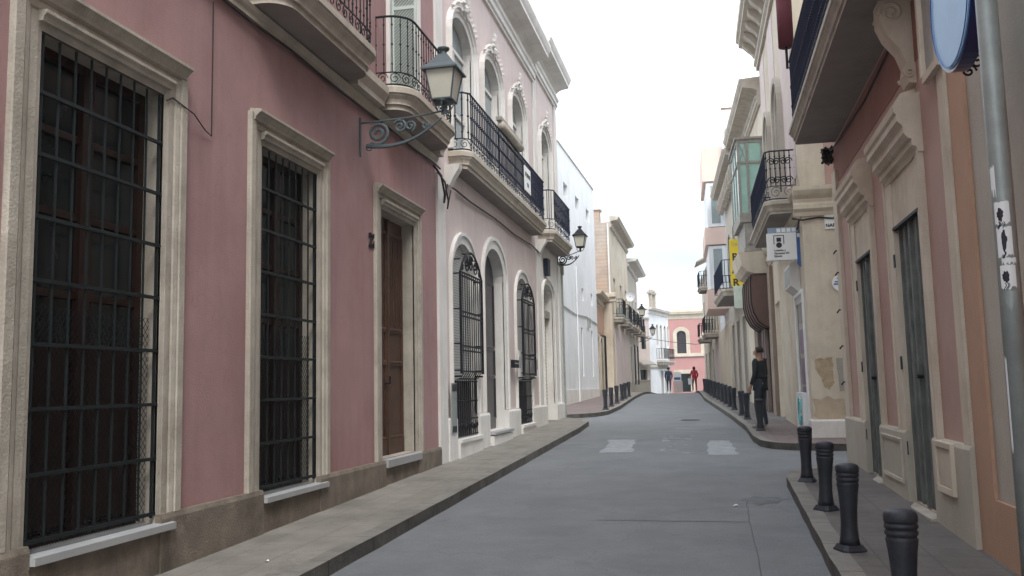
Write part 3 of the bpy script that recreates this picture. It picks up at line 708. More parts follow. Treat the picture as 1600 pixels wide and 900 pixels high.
for h in (UA, UB, UC, UD):
    w = fill((h[0], h[1], h[2], h[3], h[4]), m_shadeglass, 'window', .16)
    mb = MB(f2)
    for a in (h[0] + .03, (h[0] + h[1]) / 2, h[1] - .03): mb.box(a - .035, a + .035, -.158, -.13, h[2], h[3] - h[4] - .02)
    for z in (h[2] + .05, h[2] + .9, h[3] - h[4] - .05): mb.box(h[0], h[1], -.156, -.125, z - .035, z + .035)
    build('window_frame', mb, m_white, w)
    pr = [(0, -.02), (0, .03), (.09, .04), (.1, .07), (.15, .075), (.17, .11), (.2, .11), (.21, -.02)]
    su = build('arch_surround', MB(f2).sweep(opening_path(h), pr), m_white, b2)
    mb = MB(f2); c = (h[0] + h[1]) / 2; zt = h[3] + .2
    for i in range(9):
        an = math.pi * (.1 + .8 * i / 8); L_ = .30 if i % 2 == 0 else .22
        if i == 4: L_ = .42
        p0 = (c + .08 * math.cos(an), .06, zt + .03); p1 = (c + L_ * .75 * math.cos(an), .13, zt + .02 + L_ * .8 * math.sin(an)); p2 = (c + L_ * math.cos(an) * .9, .11, zt + L_ * math.sin(an) * 1.05)
        mb.tube([p0, p1, p2], [.03, .045, .012], 6)
    for sg in (-1, 1):
        scroll(mb, (c + sg * .24, .09, zt - .03), .10, (sg, 0, 0), (0, 0, 1), 1.4, .028, 1, 0, 14, 6)
        for i in range(5):
            a = .18 + .17 * i; q = arch(h[0] - .2, h[1] + .2, h[3] + .22, h[4] + .15, 20)[10 + sg * (2 + i)]
            mb.tube([(q[0], .06, q[1]), (q[0] + sg * .03, .12, q[1] + .05), (q[0] + sg * .08, .08, q[1] + .02)], [.02, .035, .01], 5)
    mb.lathe(c, .08, [(.02, zt - .1), (.09, zt - .04), (.11, zt + .03), (.07, zt + .1), (.02, zt + .14)], 10)
    build('leaf_ornament', mb, m_white, su)
def cornice(f, parent, s0, s1, z, n=.5, h=.95, mat=m_white, name='cornice'):
    k = n / .5; q = h / .95
    pr = [(0, 0), (.06, 0), (.06, .06), (.10, .08), (.10, .20), (.14, .24), (.14, .30), (.07, .32), (.07, .50), (.14, .56), (.22, .60), (.46, .64), (.46, .72), (.50, .78), (.54, .88), (.54, .95), (0, 1.0)]
    return build(name, MB(f).prof([(a * k, z + b * q) for a, b in pr], s0, s1), mat, parent)
cornice(f2, b2, 0, y2(22.9)[0], 9.62, .5, .95)
cornice(f2, b2, y2(22.9)[0] + .003, 12.58, 9.98, .5, .95)
# balconies
ol, zt, sl = slab_parts(f2, None, *y2(14.88, 22.25), .30, .05, 5.36, b2, k=1)
railing(f2, b2, ol, .06, zt, zt + 1.05, .125, .012, m_navy, .22, sides=5)
ol, zt, sl = slab_parts(f2, None, *y2(23.3, 26.2), .36, .05, 5.36, b2, k=1)
railing(f2, b2, ol, .06, zt, zt + 1.08, .13, .010, m_navy, .3, knobs=False)
mb = MB(f2)
for i in range(10):
    a = y2(23.4)[0] + .28 * i
    for z in (6.1, 6.45): scroll(mb, (a + .14, .42, z), .12, (1, 0, 0), (0, 0, 1), 1.4, .009, (-1) ** i, 0, 14, 4)
build('scrollwork', mb, m_navy, b2)
for a in y2(14.6, 22.95): build('corbel', MB(f2).prof([(0, 4.95), (.10, 5.0), (.16, 5.12), (.26, 5.28), (.28, 5.36), (0, 5.36)], a - .1, a + .1), m_white, b2)
# sign hanging on the long balcony
sg = thing('balcony_sign', 'small white notice tied to the long black balcony railing', 'sign', tuple(f2.w(5.95, .40, 6.0)))
build('board', MB(f2).box(5.6, 6.3, .385, .40, 5.98, 6.55), m_signwhite, sg)
text(sg, 'SE VENDE', f2, 5.95, .402, 6.32, .13, m_ink, bold=.004); text(sg, '950', f2, 5.95, .402, 6.1, .13, m_bluesign, bold=.004)
# rolled blind on the rail
rb = thing('rolled_blind', 'grey rolled blind laid over the long balcony rail under the middle upper window', 'blind', tuple(f2.w(4.2, .45, 7.0)))
mb = MB(f2); mb.smooth = True; mb.tube([(3.3, .40, 6.82), (5.2, .40, 6.82)], .085, 12); build('roll', mb, m_slabedge, rb)
build('head_rail', MB(f2).box(3.25, 5.25, .30, .42, 6.92, 6.99), m_greywood, rb)
# house bits at lower wall
t = thing('wall_notice', 'tall narrow blue-grey notice panel beside the first caged window', 'notice', tuple(f2.w(.6, .0, 1.1)))
build('panel', MB(f2).box(.50, .80, .078, .092, .78, 1.62), m_galv, t); build('strip', MB(f2).box(.52, .78, .093, .097, 1.48, 1.6), m_ink, t); build('strip', MB(f2).box(.52, .78, .093, .097, .80, .90), m_ink, t)
t = thing('letter_box', 'small dark letter box on the wall beside the black door', 'letter box', tuple(f2.w(5.5, 0, 1.9)))
build('box', MB(f2).box(5.25, 5.75, .06, .14, 1.95, 2.12), m_black, t); build('flap', MB(f2).box(5.3, 5.7, .142, .15, 2.03, 2.06), m_galv, t)
for a, lb in ((6.02, 'white narrow meter cover left of the second caged window'), (8.1, 'white narrow meter cover right of the second caged window')):
    t = thing('meter_cover', lb, 'meter box', tuple(f2.w(a, 0, 1.9)), 'meter covers')
    build('cover', MB(f2).box(a - .12, a + .12, .066, .10, 1.75, 2.35), m_white, t); build('slot', MB(f2).box(a - .03, a + .03, .102, .106, 1.95, 2.2), m_ink, t)
t = thing('junction_box', 'dark square junction box under the small balcony', 'junction box', tuple(f2.w(10.1, 0, 4.8)))
build('box', MB(f2).box(9.9, 10.3, .005, .12, 4.55, 5.0), m_navy, t)
lantern(f2, 12.3, .70, 5.62, 5.35, 'black wall lantern at the far corner of the pale pink house', .82, m_black)
# drain pipe at the corner
t = thing('drain_pipe', 'grey drain pipe down the far corner of the pale pink house', 'pipe', tuple(f2.w(12.58, .06, .5)))
mb = MB(f2); mb.tube([(12.58, .06, .45), (12.58, .06, 5.2)], .045, 10); build('pipe', mb, m_galv, t)
mb = MB(f2); mb.box(12.5, 12.66, 0, .13, 4.85, 5.25); build('hopper', mb, m_greycement, t)
# aerial
t = thing('tv_aerial', 'thin tv aerial standing on the roof of the pale pink house', 'aerial', tuple(f2.w(8.1, -.6, 10.3)))
mb = MB(f2); mb.tube([(8.1, -.6, 10.2), (8.1, -.6, 12.3)], .02, 6); build('mast', mb, m_galv, t)
mb = MB(f2); mb.tube([(7.2, -.6, 12.2), (9.0, -.6, 12.2)], .014, 5)
for i in range(7): mb.tube([(7.3 + .27 * i, -.9, 12.2), (7.3 + .27 * i, -.3, 12.2)], .009, 4)
build('antenna_rods', mb, m_galv, t)

# ================================================================== generic far houses
def house(name, label, f, z0, z1, mat, holes, depth=6, group=None, trim=m_white, glass=m_glass, cat='house', cn=.25, ch=.4, framew=.10, fn=.03, s1=None):
    o = thing(name, label, cat, (f.p0.x, f.p0.y, z0 + .4), group)
    L_ = s1 or f.len
    build('wall', MB(f).wall(0, L_, z0, z1, [h[:6] for h in holes]), mat, o)
    shell(f, o, z0, z1, depth, 0, L_, mat)
    if cn: cornice(f, o, -.0, L_, z1 - ch * .8, cn, ch, trim)
    for h in holes:
        w = fill(h[:5], (h[6] if len(h) > 6 and h[6] else glass), 'window', .2, o, f)
        if framew:
            pr = [(0, -.02), (0, fn * .7), (framew * .8, fn), (framew, fn), (framew * 1.02, -.02)]
            build('surround', MB(f).sweep(opening_path(h[:5]), pr), trim, w)
    return o
def W_(f, u0, v0, u1, v1, um=None, rise=0, d=.2, mat=None):
    """opening on facade f from its picture position (left-top, right-bottom)"""
    a0, zt = f.at(u0, v0); a1, zb = f.at(u1, v1); a0, a1 = sorted((a0, a1))
    return (a0, a1, min(zt, zb), max(zt, zb), rise, d, mat)

# L3 white building
f3 = Fac((-5.42, 33.6), (-5.2, 43))
wh = []
for s in (1.2, 4.0, 6.9): wh.append((s, s + .9, 9.1, 9.65, 0, .3, m_greycement))
for s in (5.0, 7.6): wh.append((s, s + .55, 5.2, 5.75, 0, .25, m_greycement))
for s in (4.6, 7.4): wh.append((s, s + .45, 1.9, 4.0, 0, .06, m_purewhite))
b3 = house('white_building', 'tall plain white building with tiny square windows', f3, .3, 11.0, m_purewhite, wh, 7, cn=0, framew=0, cat='building')
build('plinth', MB(f3).box(0, f3.len, .002, .03, .3, 1.35), m_white, b3)
build('parapet_cap', MB(f3).box(-.03, f3.len + .03, -.3, .05, 11.0, 11.08), m_white, b3)
# L4 low terracotta house
f4 = Fac((-5.3, 43), (-5.45, 48))
b4 = house('low_terracotta_house', 'low terracotta and cream house between the white building and the brick gable', f4, .4, 6.0, m_cream,
           [(.6, 1.5, 1.3, 3.9, .2, .2, m_greywood), (2.6, 3.6, 1.3, 3.9, .2, .2, m_darkdoor)], 4, trim=m_cream, cn=.35, ch=.5)
build('wall_band', MB(f4).box(0, 5, .003, .02, 4.1, 5.5), m_terra, b4)
build('roof_parapet', MB(f4).box(.1, 5, -3, -.6, 6.0, 7.3), m_purewhite, b4)
mb = MB(f4)
for i in range(9): mb.tube([(2.6 + i * .125, .2, 1.2), (2.6 + i * .125, .2, 4.0)], .016, 5)
for z in (1.2, 1.9, 2.6, 3.3, 4.0): mb.box(2.55, 3.65, .18, .22, z - .02, z + .02); 
for a in (2.58, 3.62): 
    for z in (1.2, 4.0): mb.box(a - .02, a + .02, 0, .18, z - .02, z + .02)
build('grille', mb, m_black, b4)
# L5 brick gable house
f5 = Fac((-4.98, 48), (-5.0, 58.5)); f5g = Fac((-8.5, 48), (-4.98, 48))
b5 = thing('brick_gable_house', 'tall three storey house with bare brown brick gable and cluttered balconies', 'house', (-4.98, 48, .9))
hs = []
for s in (1.2, 5.0, 8.2):
    hs += [(s, s + 1.1, 1.5, 4.0, 0, .2), (s, s + 1.1, 5.2, 7.4, 0, .2)]
build('wall', MB(f5).wall(0, f5.len, .3, 10.3, hs), m_cream, b5)
build('gable_wall', MB(f5g).wall(0, 3.52, .3, 10.3, []), m_stucco, b5)
build('gable_pier', MB(f5g).box(2.45, 3.52, .0, .12, .3, 6.1), m_cream, b5)
build('pier_cornice', MB(f5g).prof([(.12, 5.9), (.2, 5.95), (.2, 6.1), (.32, 6.2), (.32, 6.4), (0, 6.45)], 2.3, 3.75), m_cream, b5)
build('lower_wall', MB(f5).box(1, 9, .003, .03, .3, 4.6), m_pale, b5)
shell(f5, b5, .3, 10.3, 3.5, .2, f5.len, m_stucco)
cornice(f5, b5, .0, f5.len, 10.0, .5, .6, m_slabedge)
build('chimney', MB(f5).box(1.5, 2.3, -1.4, -.7, 10.2, 11.3), m_stucco, b5)
build('chimney_cap', MB(f5).box(1.4, 2.4, -1.5, -.6, 11.3, 11.4), m_white, b5)
build('drain_pipe', MB(f5g).tube([(3.45, .15, 6.4), (3.45, .15, 10.2)], .05, 8), m_white, b5)
for h in hs: fill(h[:5], m_greywood, 'window', .18, b5, f5)
for s0, s1, z in ((.7, 2.8, 4.9), (4.4, 6.8, 4.9), (7.6, 9.9, 4.9)):
    ol, zt, sl = slab_parts(f5, None, s0, s1, .45, .05, z, b5, .8, k=1)
    railing(f5, b5, ol, .05, zt, zt + 1.0, .16, .012, m_black, .2, knobs=False, scrolls=False)
t = thing('satellite_dish', 'white satellite dish on a balcony of the brick gable house', 'dish', tuple(f5.w(3.2, .8, 6.2)))
mb = MB(f5g); mb.lathe(0, 0, [(.01, 0)], 4) if False else None
mb = MB(); c = f5.w(3.2, .75, 6.5); mb.smooth = True
for k in range(6):
    pass
rings = []
for r_, dpt in ((.02, .0), (.12, .02), (.22, .06), (.30, .11)):
    rings.append([mb.v(c.x + r_ * math.cos(2 * math.pi * i / 18) * .85, c.y - dpt, c.z + r_ * math.sin(2 * math.pi * i / 18)) for i in range(18)])
for a, b in zip(rings, rings[1:]):
    for k in range(18): mb.face([a[k], a[(k + 1) % 18], b[(k + 1) % 18], b[k]])
mb.face(rings[0]); build('dish', mb, m_purewhite, t); mb = MB(); mb.tube([(c.x, c.y, c.z), (c.x - .7, c.y + .1, c.z - .5)], .03, 6); build('arm', mb, m_galv, t)
for i, (s_, lb) in enumerate(((2.4, 'grey air conditioner box on the nearer balcony of the brick gable house'), (5.8, 'grey air conditioner box on the middle balcony of the brick gable house'))):
    t = thing('air_conditioner', lb, 'air conditioner', tuple(f5.w(s_, .3, 5.2)), 'air conditioners')
    build('casing', MB(f5).box(s_ - .4, s_ + .4, .1, .42, 5.25, 5.8), m_galv, t); build('fan_grille', MB(f5).lathe(s_, .43, [(.01, 5.5)], 4) if False else MB(f5).box(s_ - .25, s_ + .2, .422, .43, 5.32, 5.72), m_greycement, t)
# L6
f6 = Fac((-5.05, 58.5), (-5.15, 68))
b6 = house('tall_pale_house', 'narrow pale house with overhanging eave behind the brick gable house', f6, .2, 9.6, m_creamgrey,
           [(1, 2, 1.6, 4, 0, .2), (4, 5, 1.6, 4, 0, .2), (7, 8, 1.6, 4, 0, .2), (1, 2, 5.3, 7.5, 0, .2), (4, 5, 5.3, 7.5, 0, .2), (7, 8, 5.3, 7.5, 0, .2)], 4, cn=.7, ch=.5)
for s0, s1 in ((.6, 2.6), (3.5, 5.5), (6.6, 8.6)):
    ol, zt, sl = slab_parts(f6, None, s0, s1, .5, .05, 4.95, b6, .8, k=1)
    railing(f6, b6, ol, .05, zt, zt + 1.0, .18, .014, m_black, .2, knobs=False, scrolls=False)
mb = MB(f6)
for s0 in (1, 4):
    for i in range(8): mb.tube([(s0 - .05 + i * .16, .25, 1.5), (s0 - .05 + i * .16, .25, 4.1)], .02, 4)
    for z in (1.5, 2.4, 3.3, 4.1): mb.box(s0 - .1, s0 + 1.12, .23, .27, z - .02, z + .02)
build('grille', mb, m_black, b6)
lantern(f5, 10.0, .9, 5.9, 5.6, 'dark wall lantern at the far end of the brick gable house', .95, m_black)
lantern(f6, 9.2, 1.1, 5.2, 4.95, 'dark wall lantern reaching from the narrow pale house', .95, m_black)
# L7a and L7
f7a = Fac((-5.6, 69.5), (-4.5, 70.6))
b7a = house('small_pinkish_house', 'small pinkish cream house with a canopy before the white corner house', f7a, -.4, 6.6, m_pale, [(.7, 1.2, 4.2, 6.0, 0, .1), (.5, 1.2, .6, 2.6, 0, .1)], 3, cn=.15, ch=.25, framew=.05)
build('canopy', MB(f7a).prof([(0, 3.2), (.8, 2.9), (.8, 3.0), (0, 3.35)], .2, 1.5), m_greycement, b7a)
f7 = Fac((-4.55, 70.7), (-3.3, 76.5))
w7 = []
for u in (1026.5, 1032.5, 1038.5, 1043.5):
    a, _ = f7.at(u, 530); w7.append((a - .27, a + .27, 3.6 if u in (1032.5, 1038.5) else 4.6, 6.25, .2, .15))
for u in (1035, 1041, 1046): 
    a, _ = f7.at(u, 600); w7.append((a - .3, a + .3, .2, 2.55, 0, .15))
b7 = house('white_corner_house', 'white corner house with dark cornice balcony and roof urns at street end', f7, -.8, 7.4, m_purewhite, w7, 5, cn=.35, ch=.5, framew=.06, fn=.05)
build('lower_wall', MB(f7).prof([(0.002, 2.7), (.06, 2.7), (.06, 2.85), (0.002, 2.9)], 0, f7.len), m_greycement, b7)
ol, zt, sl = slab_parts(f7, None, 2.2, 5.6, .5, .05, 3.0, b7, 1, k=1)
railing(f7, b7, ol, .05, zt, zt + 1.0, .2, .02, m_black, .2, knobs=False, scrolls=False)
build('roof_room', MB(f7).box(-.6, 1.6, -4, -1.0, 7.3, 9.4), m_purewhite, b7)
mb = MB(f7)
for s in (2.2, 3.3):
    mb.box(s - .12, s + .12, -.5, -.25, 7.5, 8.9); mb.box(s - .3, s + .3, -.6, -.2, 8.75, 8.95); mb.box(s - .25, s + .25, -.55, -.2, 7.45, 7.65)
mb.box(2.0, 3.5, -.45, -.3, 8.96, 9.1); build('roof_ornament', mb, m_stone, b7)
# grey low wall
fw = Fac((-5.3, 64), (-4.3, 67)); t = thing('low_grey_wall', 'low grey rendered wall at the end of the left pavement', 'wall', (-5.3, 64, g(64)))
build('wall', MB(fw).box(0, fw.len, -.2, 0, .3, 1.75), m_greycement, t); build('coping', MB(fw).box(-.02, fw.len + .02, -.23, .03, 1.75, 1.81), m_stone, t)
# red building at the end
fr_ = Fac((-4.4, 85), (2.5, 85))
rw = [W_(fr_, 1057, 517, 1073, 554, rise=.35), W_(fr_, 1059, 584, 1080, 612), W_(fr_, 1100, 519, 1116, 552, rise=.35)]
rw[0] = rw[0][:6] + (m_darkdoor,)
rb_ = house('red_house', 'coral red house with cream trim closing the end of the street', fr_, -2.0, 8.0, m_red, rw, 6, trim=m_cream, cn=.35, ch=.7, framew=.35, fn=.06)
build('string_course', MB(fr_).box(0, fr_.len, .002, .15, 3.95, 4.25), m_cream, rb_)
build('parapet', MB(fr_).box(0, fr_.len, -.3, .05, 8.0, 8.35), m_cream, rb_)
build('base_band', MB(fr_).box(0, .7, .002, .06, -2, 3.9), m_cream, rb_)

# ================================================================== R1 cream and terracotta house
fR = Fac((2.06, 14.65), (2.06, 0))
def yr(*v): return [14.65 - x for x in v]
r1 = thing('striped_cream_house', 'cream and dusty red house at right with tall grey wooden doors', 'house', (2.06, 14.65, 0))
Dd = (*yr(12.87, 11.78), .30, 3.12, 0, .06); Dn = (*yr(10.3, 9.12), .25, 3.14, 0, .06)
SE = yr(7.85)[0]
HR = 13.5  # raised beyond the frame so the unseen top shades the near street
ups = [(*yr(12.9, 11.7), 5.55, 8.2, .45, .25), (*yr(10.3, 9.1), 5.55, 8.2, .45, .25)]
mb = MB(fR); mb.rev = 1; mb.wall(0, SE, -.6, HR, [Dd, Dn] + ups); build('wall', mb, [m_dusty, m_cream], r1)
shell(fR, r1, -.6, HR, 8, 0, SE, m_cream)
build('balcony_shade_band', MB(fR).box(0, SE, .002, .008, 4.55, 5.15), m_shadedred, r1)  # strip of wall with the balcony's shade put into its colour
# cream pilasters / jamb panels
def ys(y0, y1): a, b = yr(y0, y1); return (min(a, b), max(a, b))
mb = MB(fR)
mb.box(*ys(14.65, 14.25), .0, .05, -.5, 4.75)      # corner strip
def jamb(h, top):
    a0, a1 = h[0] - .36, h[1] + .20
    mb.box(a0, h[0], .0, .045, .98, top); mb.box(h[1], a1, .0, .045, .98, top); mb.box(h[0], h[1], .0, .03, h[3] + .02, top)
    mb.box(a0 - .0, a0 + .05, .045, .06, .98, top); mb.box(a1 - .05, a1, .045, .06, .98, top)
jamb(Dd, 3.75); jamb(Dn, 3.75)
mb.box(*ys(8.08, 7.86), 0, .05, .98, 5.1)
build('pilaster_panels', mb, m_cream, r1)
mb = MB(fR)
for a, b in ((0, Dd[0]), (Dd[1], Dn[0]), (Dn[1], SE)):
    mb = MB(fR); mb.prof([(0, -.5), (.07, -.5), (.07, .95), (.055, .98), (0, .985)], a, b)
    if b - a > .7 and 0 < a and b < SE: mb.sweep([(a + .2, .45), (a + .2, .85), (b - .2, .85), (b - .2, .45), (a + .2, .45)], [(0, .06), (0, .085), (.035, .09), (.045, .06)])
    build('plinth', mb, m_plinthcream, r1)
for h, nm in ((Dd, ''), (Dn, '')):
    mb = MB(fR); nb = 9; n = -.035
    mb.box(h[0] - .01, h[1] + .01, n - .05, n, h[2], h[3] + .01)
    for i in range(nb):
        a = h[0] + (h[1] - h[0]) * (i + .5) / nb; w_ = (h[1] - h[0]) / nb * (.5 if i % 2 else .3)
        mb.box(a - w_ / 2, a + w_ / 2, n, n + (.02 if i % 2 else .035), h[2] + .01, h[3] - .02 * random.random())
    mb.box((h[0] + h[1]) / 2 - .03, (h[0] + h[1]) / 2 + .03, n, n + .05, h[2] + .01, h[3] - .01)
    dr = build('door', mb, m_greydoor, r1)
    for z in (.8, 1.7, 2.8): build('hinge', MB(fR).box(h[0] - .05, h[0] + .02, .046, .055, z - .07, z + .07), m_black, dr)
    mb = MB(fR); mb.box(h[0] - .02, h[1] + .02, -.04, .05, h[3] - .01, h[3] + .02); build('top_rail', mb, m_black, dr); mb = MB(fR)
    mb.tube([((h[0] + h[1]) / 2 + .08, n + .02, 1.55), ((h[0] + h[1]) / 2 + .08, n + .08, 1.55)], .02, 6)
    build('knob', mb, m_black, dr)
    build('door_step', MB(fR).prof([(-.16, h[2] - .12), (.12, h[2] - .12), (.12, h[2] - .02), (-.16, h[2])], h[0], h[1]), m_stone, r1)
    # straight hood of stacked mouldings
    a0, a1 = h[0] - .26, h[1] + .22; z = 3.66
    mb = MB(fR)
    mb.prof([(0, z), (.05, z), (.06, z + .05), (.10, z + .07), (.10, z + .13), (.13, z + .14), (.17, z + .19), (.17, z + .25), (.18, z + .27), (.22, z + .31), (.22, z + .37), (.24, z + .40), (.25, z + .46), (.16, z + .53), (0, z + .58)], a0, a1)
    mb.prof([(.0, z + .55), (.2, z + .52), (.14, z + .62), (0, z + .66)], a0 + .15, a1 - .15)
    build('pediment', mb, m_cream, r1)
# niche
mb = MB(fR); a0, a1 = ys(8.9, 8.32); mb.sweep([(a0 + .05, .58), (a0 + .05, .92), (a1 - .05, .92), (a1 - .05, .58), (a0 + .05, .58)], [(0, .06), (0, .1), (.05, .105), (.055, .06)])
nf = build('meter_niche', mb, m_cream, r1); build('niche_back', MB(fR).box(a0 + .04, a1 - .04, .071, .08, .59, .91), m_cream, nf)
# balcony
ol, zt, sl = slab_parts(fR, None, *yr(14.35, 8.2), .60, .04, 5.2, r1, .75, k=1)
railing(fR, r1, ol, .02, zt, zt + 1.1, .09, .010, m_navy, .24)
mb = MB(fR); P = ol(-.01); i0 = 2
pth = [p for p in P]
for a, b in zip(pth, pth[1:]): mb.quad((a[0], a[1], zt + .05), (b[0], b[1], zt + .05), (b[0], b[1], zt + 1.05), (a[0], a[1], zt + 1.05))
build('windbreak_cloth', mb, m_navy, r1, recalc=False)
mb = MB(fR)
for a in yr(9.1):
    mb.prof([(0, 4.35), (.07, 4.36), (.10, 4.45), (.08, 4.55), (.13, 4.7), (.24, 4.85), (.30, 5.0), (.30, 5.2), (0, 5.2)], a - .13, a + .13)
    for sd in (-.135, .135):
        scroll(mb, (a + sd, .19, 5.06), .11, (0, 1, 0), (0, 0, 1), 1.7, .02, 1, 0, 20, 5); scroll(mb, (a + sd, .06, 4.46), .05, (0, 1, 0), (0, 0, 1), 1.5, .015, -1, 0, 14, 5)
build('corbel', mb, m_cream, r1)
for h in ups:
    w = fill(h[:5], m_shutgreen, 'window', .2, r1, fR); build('surround', MB(fR).sweep(opening_path(h), [(0, -.02), (0, .04), (.2, .05), (.2, -.02)]), m_cream, w)
t = thing('rolled_awning', 'dark burgundy rolled canvas awning hung at the balcony end', 'awning', tuple(fR.w(.4, .66, 6.65)))
mb = MB(fR); mb.smooth = True; mb.tube([(.42, .66, 6.75), (.42, .66, 7.62)], .12, 12); build('canvas_roll', mb, m_maroon, t)
mb = MB(fR); mb.lathe(.42, .66, [(.13, 7.6), (.14, 7.64), (.05, 7.68)], 12); mb.tube([(.42, .66, 6.4), (.42, .66, 6.76)], .02, 6); build('roller_ends', mb, m_black, t)
# snapped hook stubs on the far edge of the house
for k, (u, v) in enumerate(((1341, 365), (1322, 422), (1325, 482), (1330, 540), (1333, 598))):
    a, z = fR.at(u, v); nm = ['topmost', 'second', 'third', 'fourth', 'lowest'][k]
    mb = MB(fR); a = .12 + .05 * (k % 2); mb.tube([(a, .0, z), (a, .07, z + .015), (a - .03, .10, z - .03)], .012, 6)
    build('iron_hook', mb, m_black, None, loc=tuple(fR.w(a, 0, z)), label='rusty iron hook on the corner edge of the striped house, %s of five' % nm, cat='hook', group='hooks on the house corner')

# ================================================================== R0 nearest right house
r0 = thing('near_right_house', 'terracotta and grey-white painted house at the right edge behind the steel pole', 'house', (2.06, 7.8, 0))
build('wall', MB(fR).wall(SE, 18.5, -.6, 13, [(*yr(6.0, 4.4), .3, 3.2, 0, .12)]), m_creamgrey, r0)  # unseen upper part of the wall made taller to dim the near end
shell(fR, r0, -.6, 13, 8, SE, 18.5, m_creamgrey)
mb = MB(fR); mb.box(SE + .01, yr(7.42)[0], .002, .03, -.5, 5.6); mb.box(yr(7.42)[0], 18.4, .002, .028, -.5, .62); build('painted_border', mb, m_terra, r0)
dr = build('door', MB(fR).box(*yr(6.0, 4.4), -.12, -.08, .3, 3.2), m_orange, r0)
mb = MB(fR); mb.sweep([(yr(6.0)[0], .63), (yr(6.0)[0], 3.2), (yr(4.4)[0], 3.2), (yr(4.4)[0], .63)], [(0, -.02), (0, .03), (.1, .03), (.1, -.02)]); build('door_frame', mb, m_orange, r0)
# steel pole with stickers
px_, py_ = 1.645, 5.42
pl = thing('steel_pole', 'grey galvanised pole with torn stickers in front of the near right house', 'pole', (px_, py_, g(py_)))
mb = MB(); mb.smooth = True; mb.lathe(px_, py_, [(.058, g(py_) - .05), (.058, 2.5), (.055, 5.5)], 24); build('shaft', mb, m_galv, pl)
mb = MB(); mb.lathe(px_, py_, [(.10, g(py_) - .02), (.10, g(py_) + .02), (.06, g(py_) + .03)], 20); build('foot_plate', mb, m_galv, pl)
def zpole(v, u=1560):
    r = ray(u, v); t_ = py_ / r.y; return EYE.z + r.z * t_
def sticker(z0, z1, a0, a1, mat=m_signwhite, r=.0605, jag=.01, name='sticker'):
    mb = MB(); n = 10; lo = []; hi = []
    for i in range(n + 1):
        an = R(a0 + (a1 - a0) * i / n); lo.append(mb.v(px_ + r * math.cos(an), py_ + r * math.sin(an), z0 + random.uniform(-jag, jag))); hi.append(mb.v(px_ + r * math.cos(an), py_ + r * math.sin(an), z1 + random.uniform(-jag, jag) * .4))
    for i in range(n): mb.face([lo[i], lo[i + 1], hi[i + 1], hi[i]])
    return build(name, mb, mat, pl, recalc=False)
def blot(zc, ac, w, h, seed):
    rn = random.Random(seed); mb = MB(); r = .0615; P = []
    for i in range(22):
        t_ = 2 * math.pi * i / 22; k = .75 + .35 * rn.random(); an = R(ac + w * k * math.cos(t_)); P.append(mb.v(px_ + r * math.cos(an), py_ + r * math.sin(an), zc + h * k * math.sin(t_)))
    mb.face(P)
    for j in range(3):
        a_ = ac + rn.uniform(-w, w); L_ = []
        for i in range(6):
            an = R(a_ + 6 * math.sin(i)); L_.append((px_ + r * math.cos(an), py_ + r * math.sin(an), zc - h - .008 * i))
        mb.tube(L_, .0025, 4)
    build('sticker_print', mb, m_ink, pl, recalc=False)
zz = [zpole(v) for v in (318, 352, 354, 402, 404, 414, 416, 452, 480)]
sticker(zz[1], zz[0], 205, 282); blot((zz[0] + zz[1]) / 2 - .01, 235, 17, .04, 1)
sticker(zz[3], zz[2] - .01, 208, 285); blot((zz[2] + zz[3]) / 2, 245, 14, .06, 2)
sticker(zz[5], zz[4] - .005, 225, 295); 
sticker(zz[7], zz[6], 212, 288); blot((zz[6] + zz[7]) / 2, 240, 18, .035, 3)
sticker(zz[8], zz[7] - .01, 225, 285, m_galv, .0602, .03)
sticker(zpole(305), zpole(262), 195, 225, m_signwhite, .0605, .03)
sticker(zpole(700), zpole(560), 190, 205, m_signwhite, .0605, .04)
# oval sign
os_ = thing('round_wall_sign', 'round ice blue sign with navy rim hanging high beside the steel pole', 'sign', (1.70, 6.0, 4.2))
cx, cy, cz, r_ = 1.60, 5.98, 3.95, .47
def disc(x0, x1, r0, r1, mat, name, rim=False):
    mb = MB(); n = 48
    a = [mb.v(x0, cy + r0 * math.cos(2 * math.pi * i / n), cz + r0 * math.sin(2 * math.pi * i / n)) for i in range(n)]
    b = [mb.v(x1, cy + r1 * math.cos(2 * math.pi * i / n), cz + r1 * math.sin(2 * math.pi * i / n)) for i in range(n)]
    mb.face(a); mb.face(b[::-1])
    for i in range(n): j = (i + 1) % n; mb.face([a[i], a[j], b[j], b[i]])
    return build(name, mb, mat, os_)
disc(cx + .005, cx + .10, r_, r_, M('navy_sign_rim', (.015, .025, .11), rough=.3, bump=0, spec=.5), 'drum'); disc(cx - .003, cx + .004, r_ - .02, r_ - .02, m_iceblue, 'face'); disc(cx - .0035, cx - .0032, 0.001, .001, m_ink, 'face_pin')
mb = MB(); 
P = [(cx - .008, cy + r_ * .93 * math.cos(t_ * .1309), cz + r_ * .93 * math.sin(t_ * .1309)) for t_ in range(49)]
mb.tube(P, .004, 5, world=True); mb.tube([(cx - .006, cy + .25, cz + .40), (cx - .006, cy + .02, cz + .02), (cx - .006, cy + .0, cz + .4)], .004, 5, world=True)
build('rim_line', mb, m_bluesign, os_)
mb = MB()
for a in (200, 214, 228): mb.lathe(cx + .08, cy, [(.001, cz)], 3) if False else mb.box(cx + .06, cx + .085, cy + (r_ + .002) * math.cos(R(a)) - .012, cy + (r_ + .002) * math.cos(R(a)) + .012, cz + (r_ + .002) * math.sin(R(a)) - .012, cz + (r_ + .002) * math.sin(R(a)) + .012)
build('rim_bolt', mb, m_signwhite, os_)
mb = MB(); mb.tube([(cx + .05, cy - r_ + .05, cz + .1), (1.645, 5.42, cz + .1)], .02, 8); mb.tube([(cx + .05, cy - r_ + .12, cz - .2), (1.645, 5.42, cz - .2)], .02, 8)
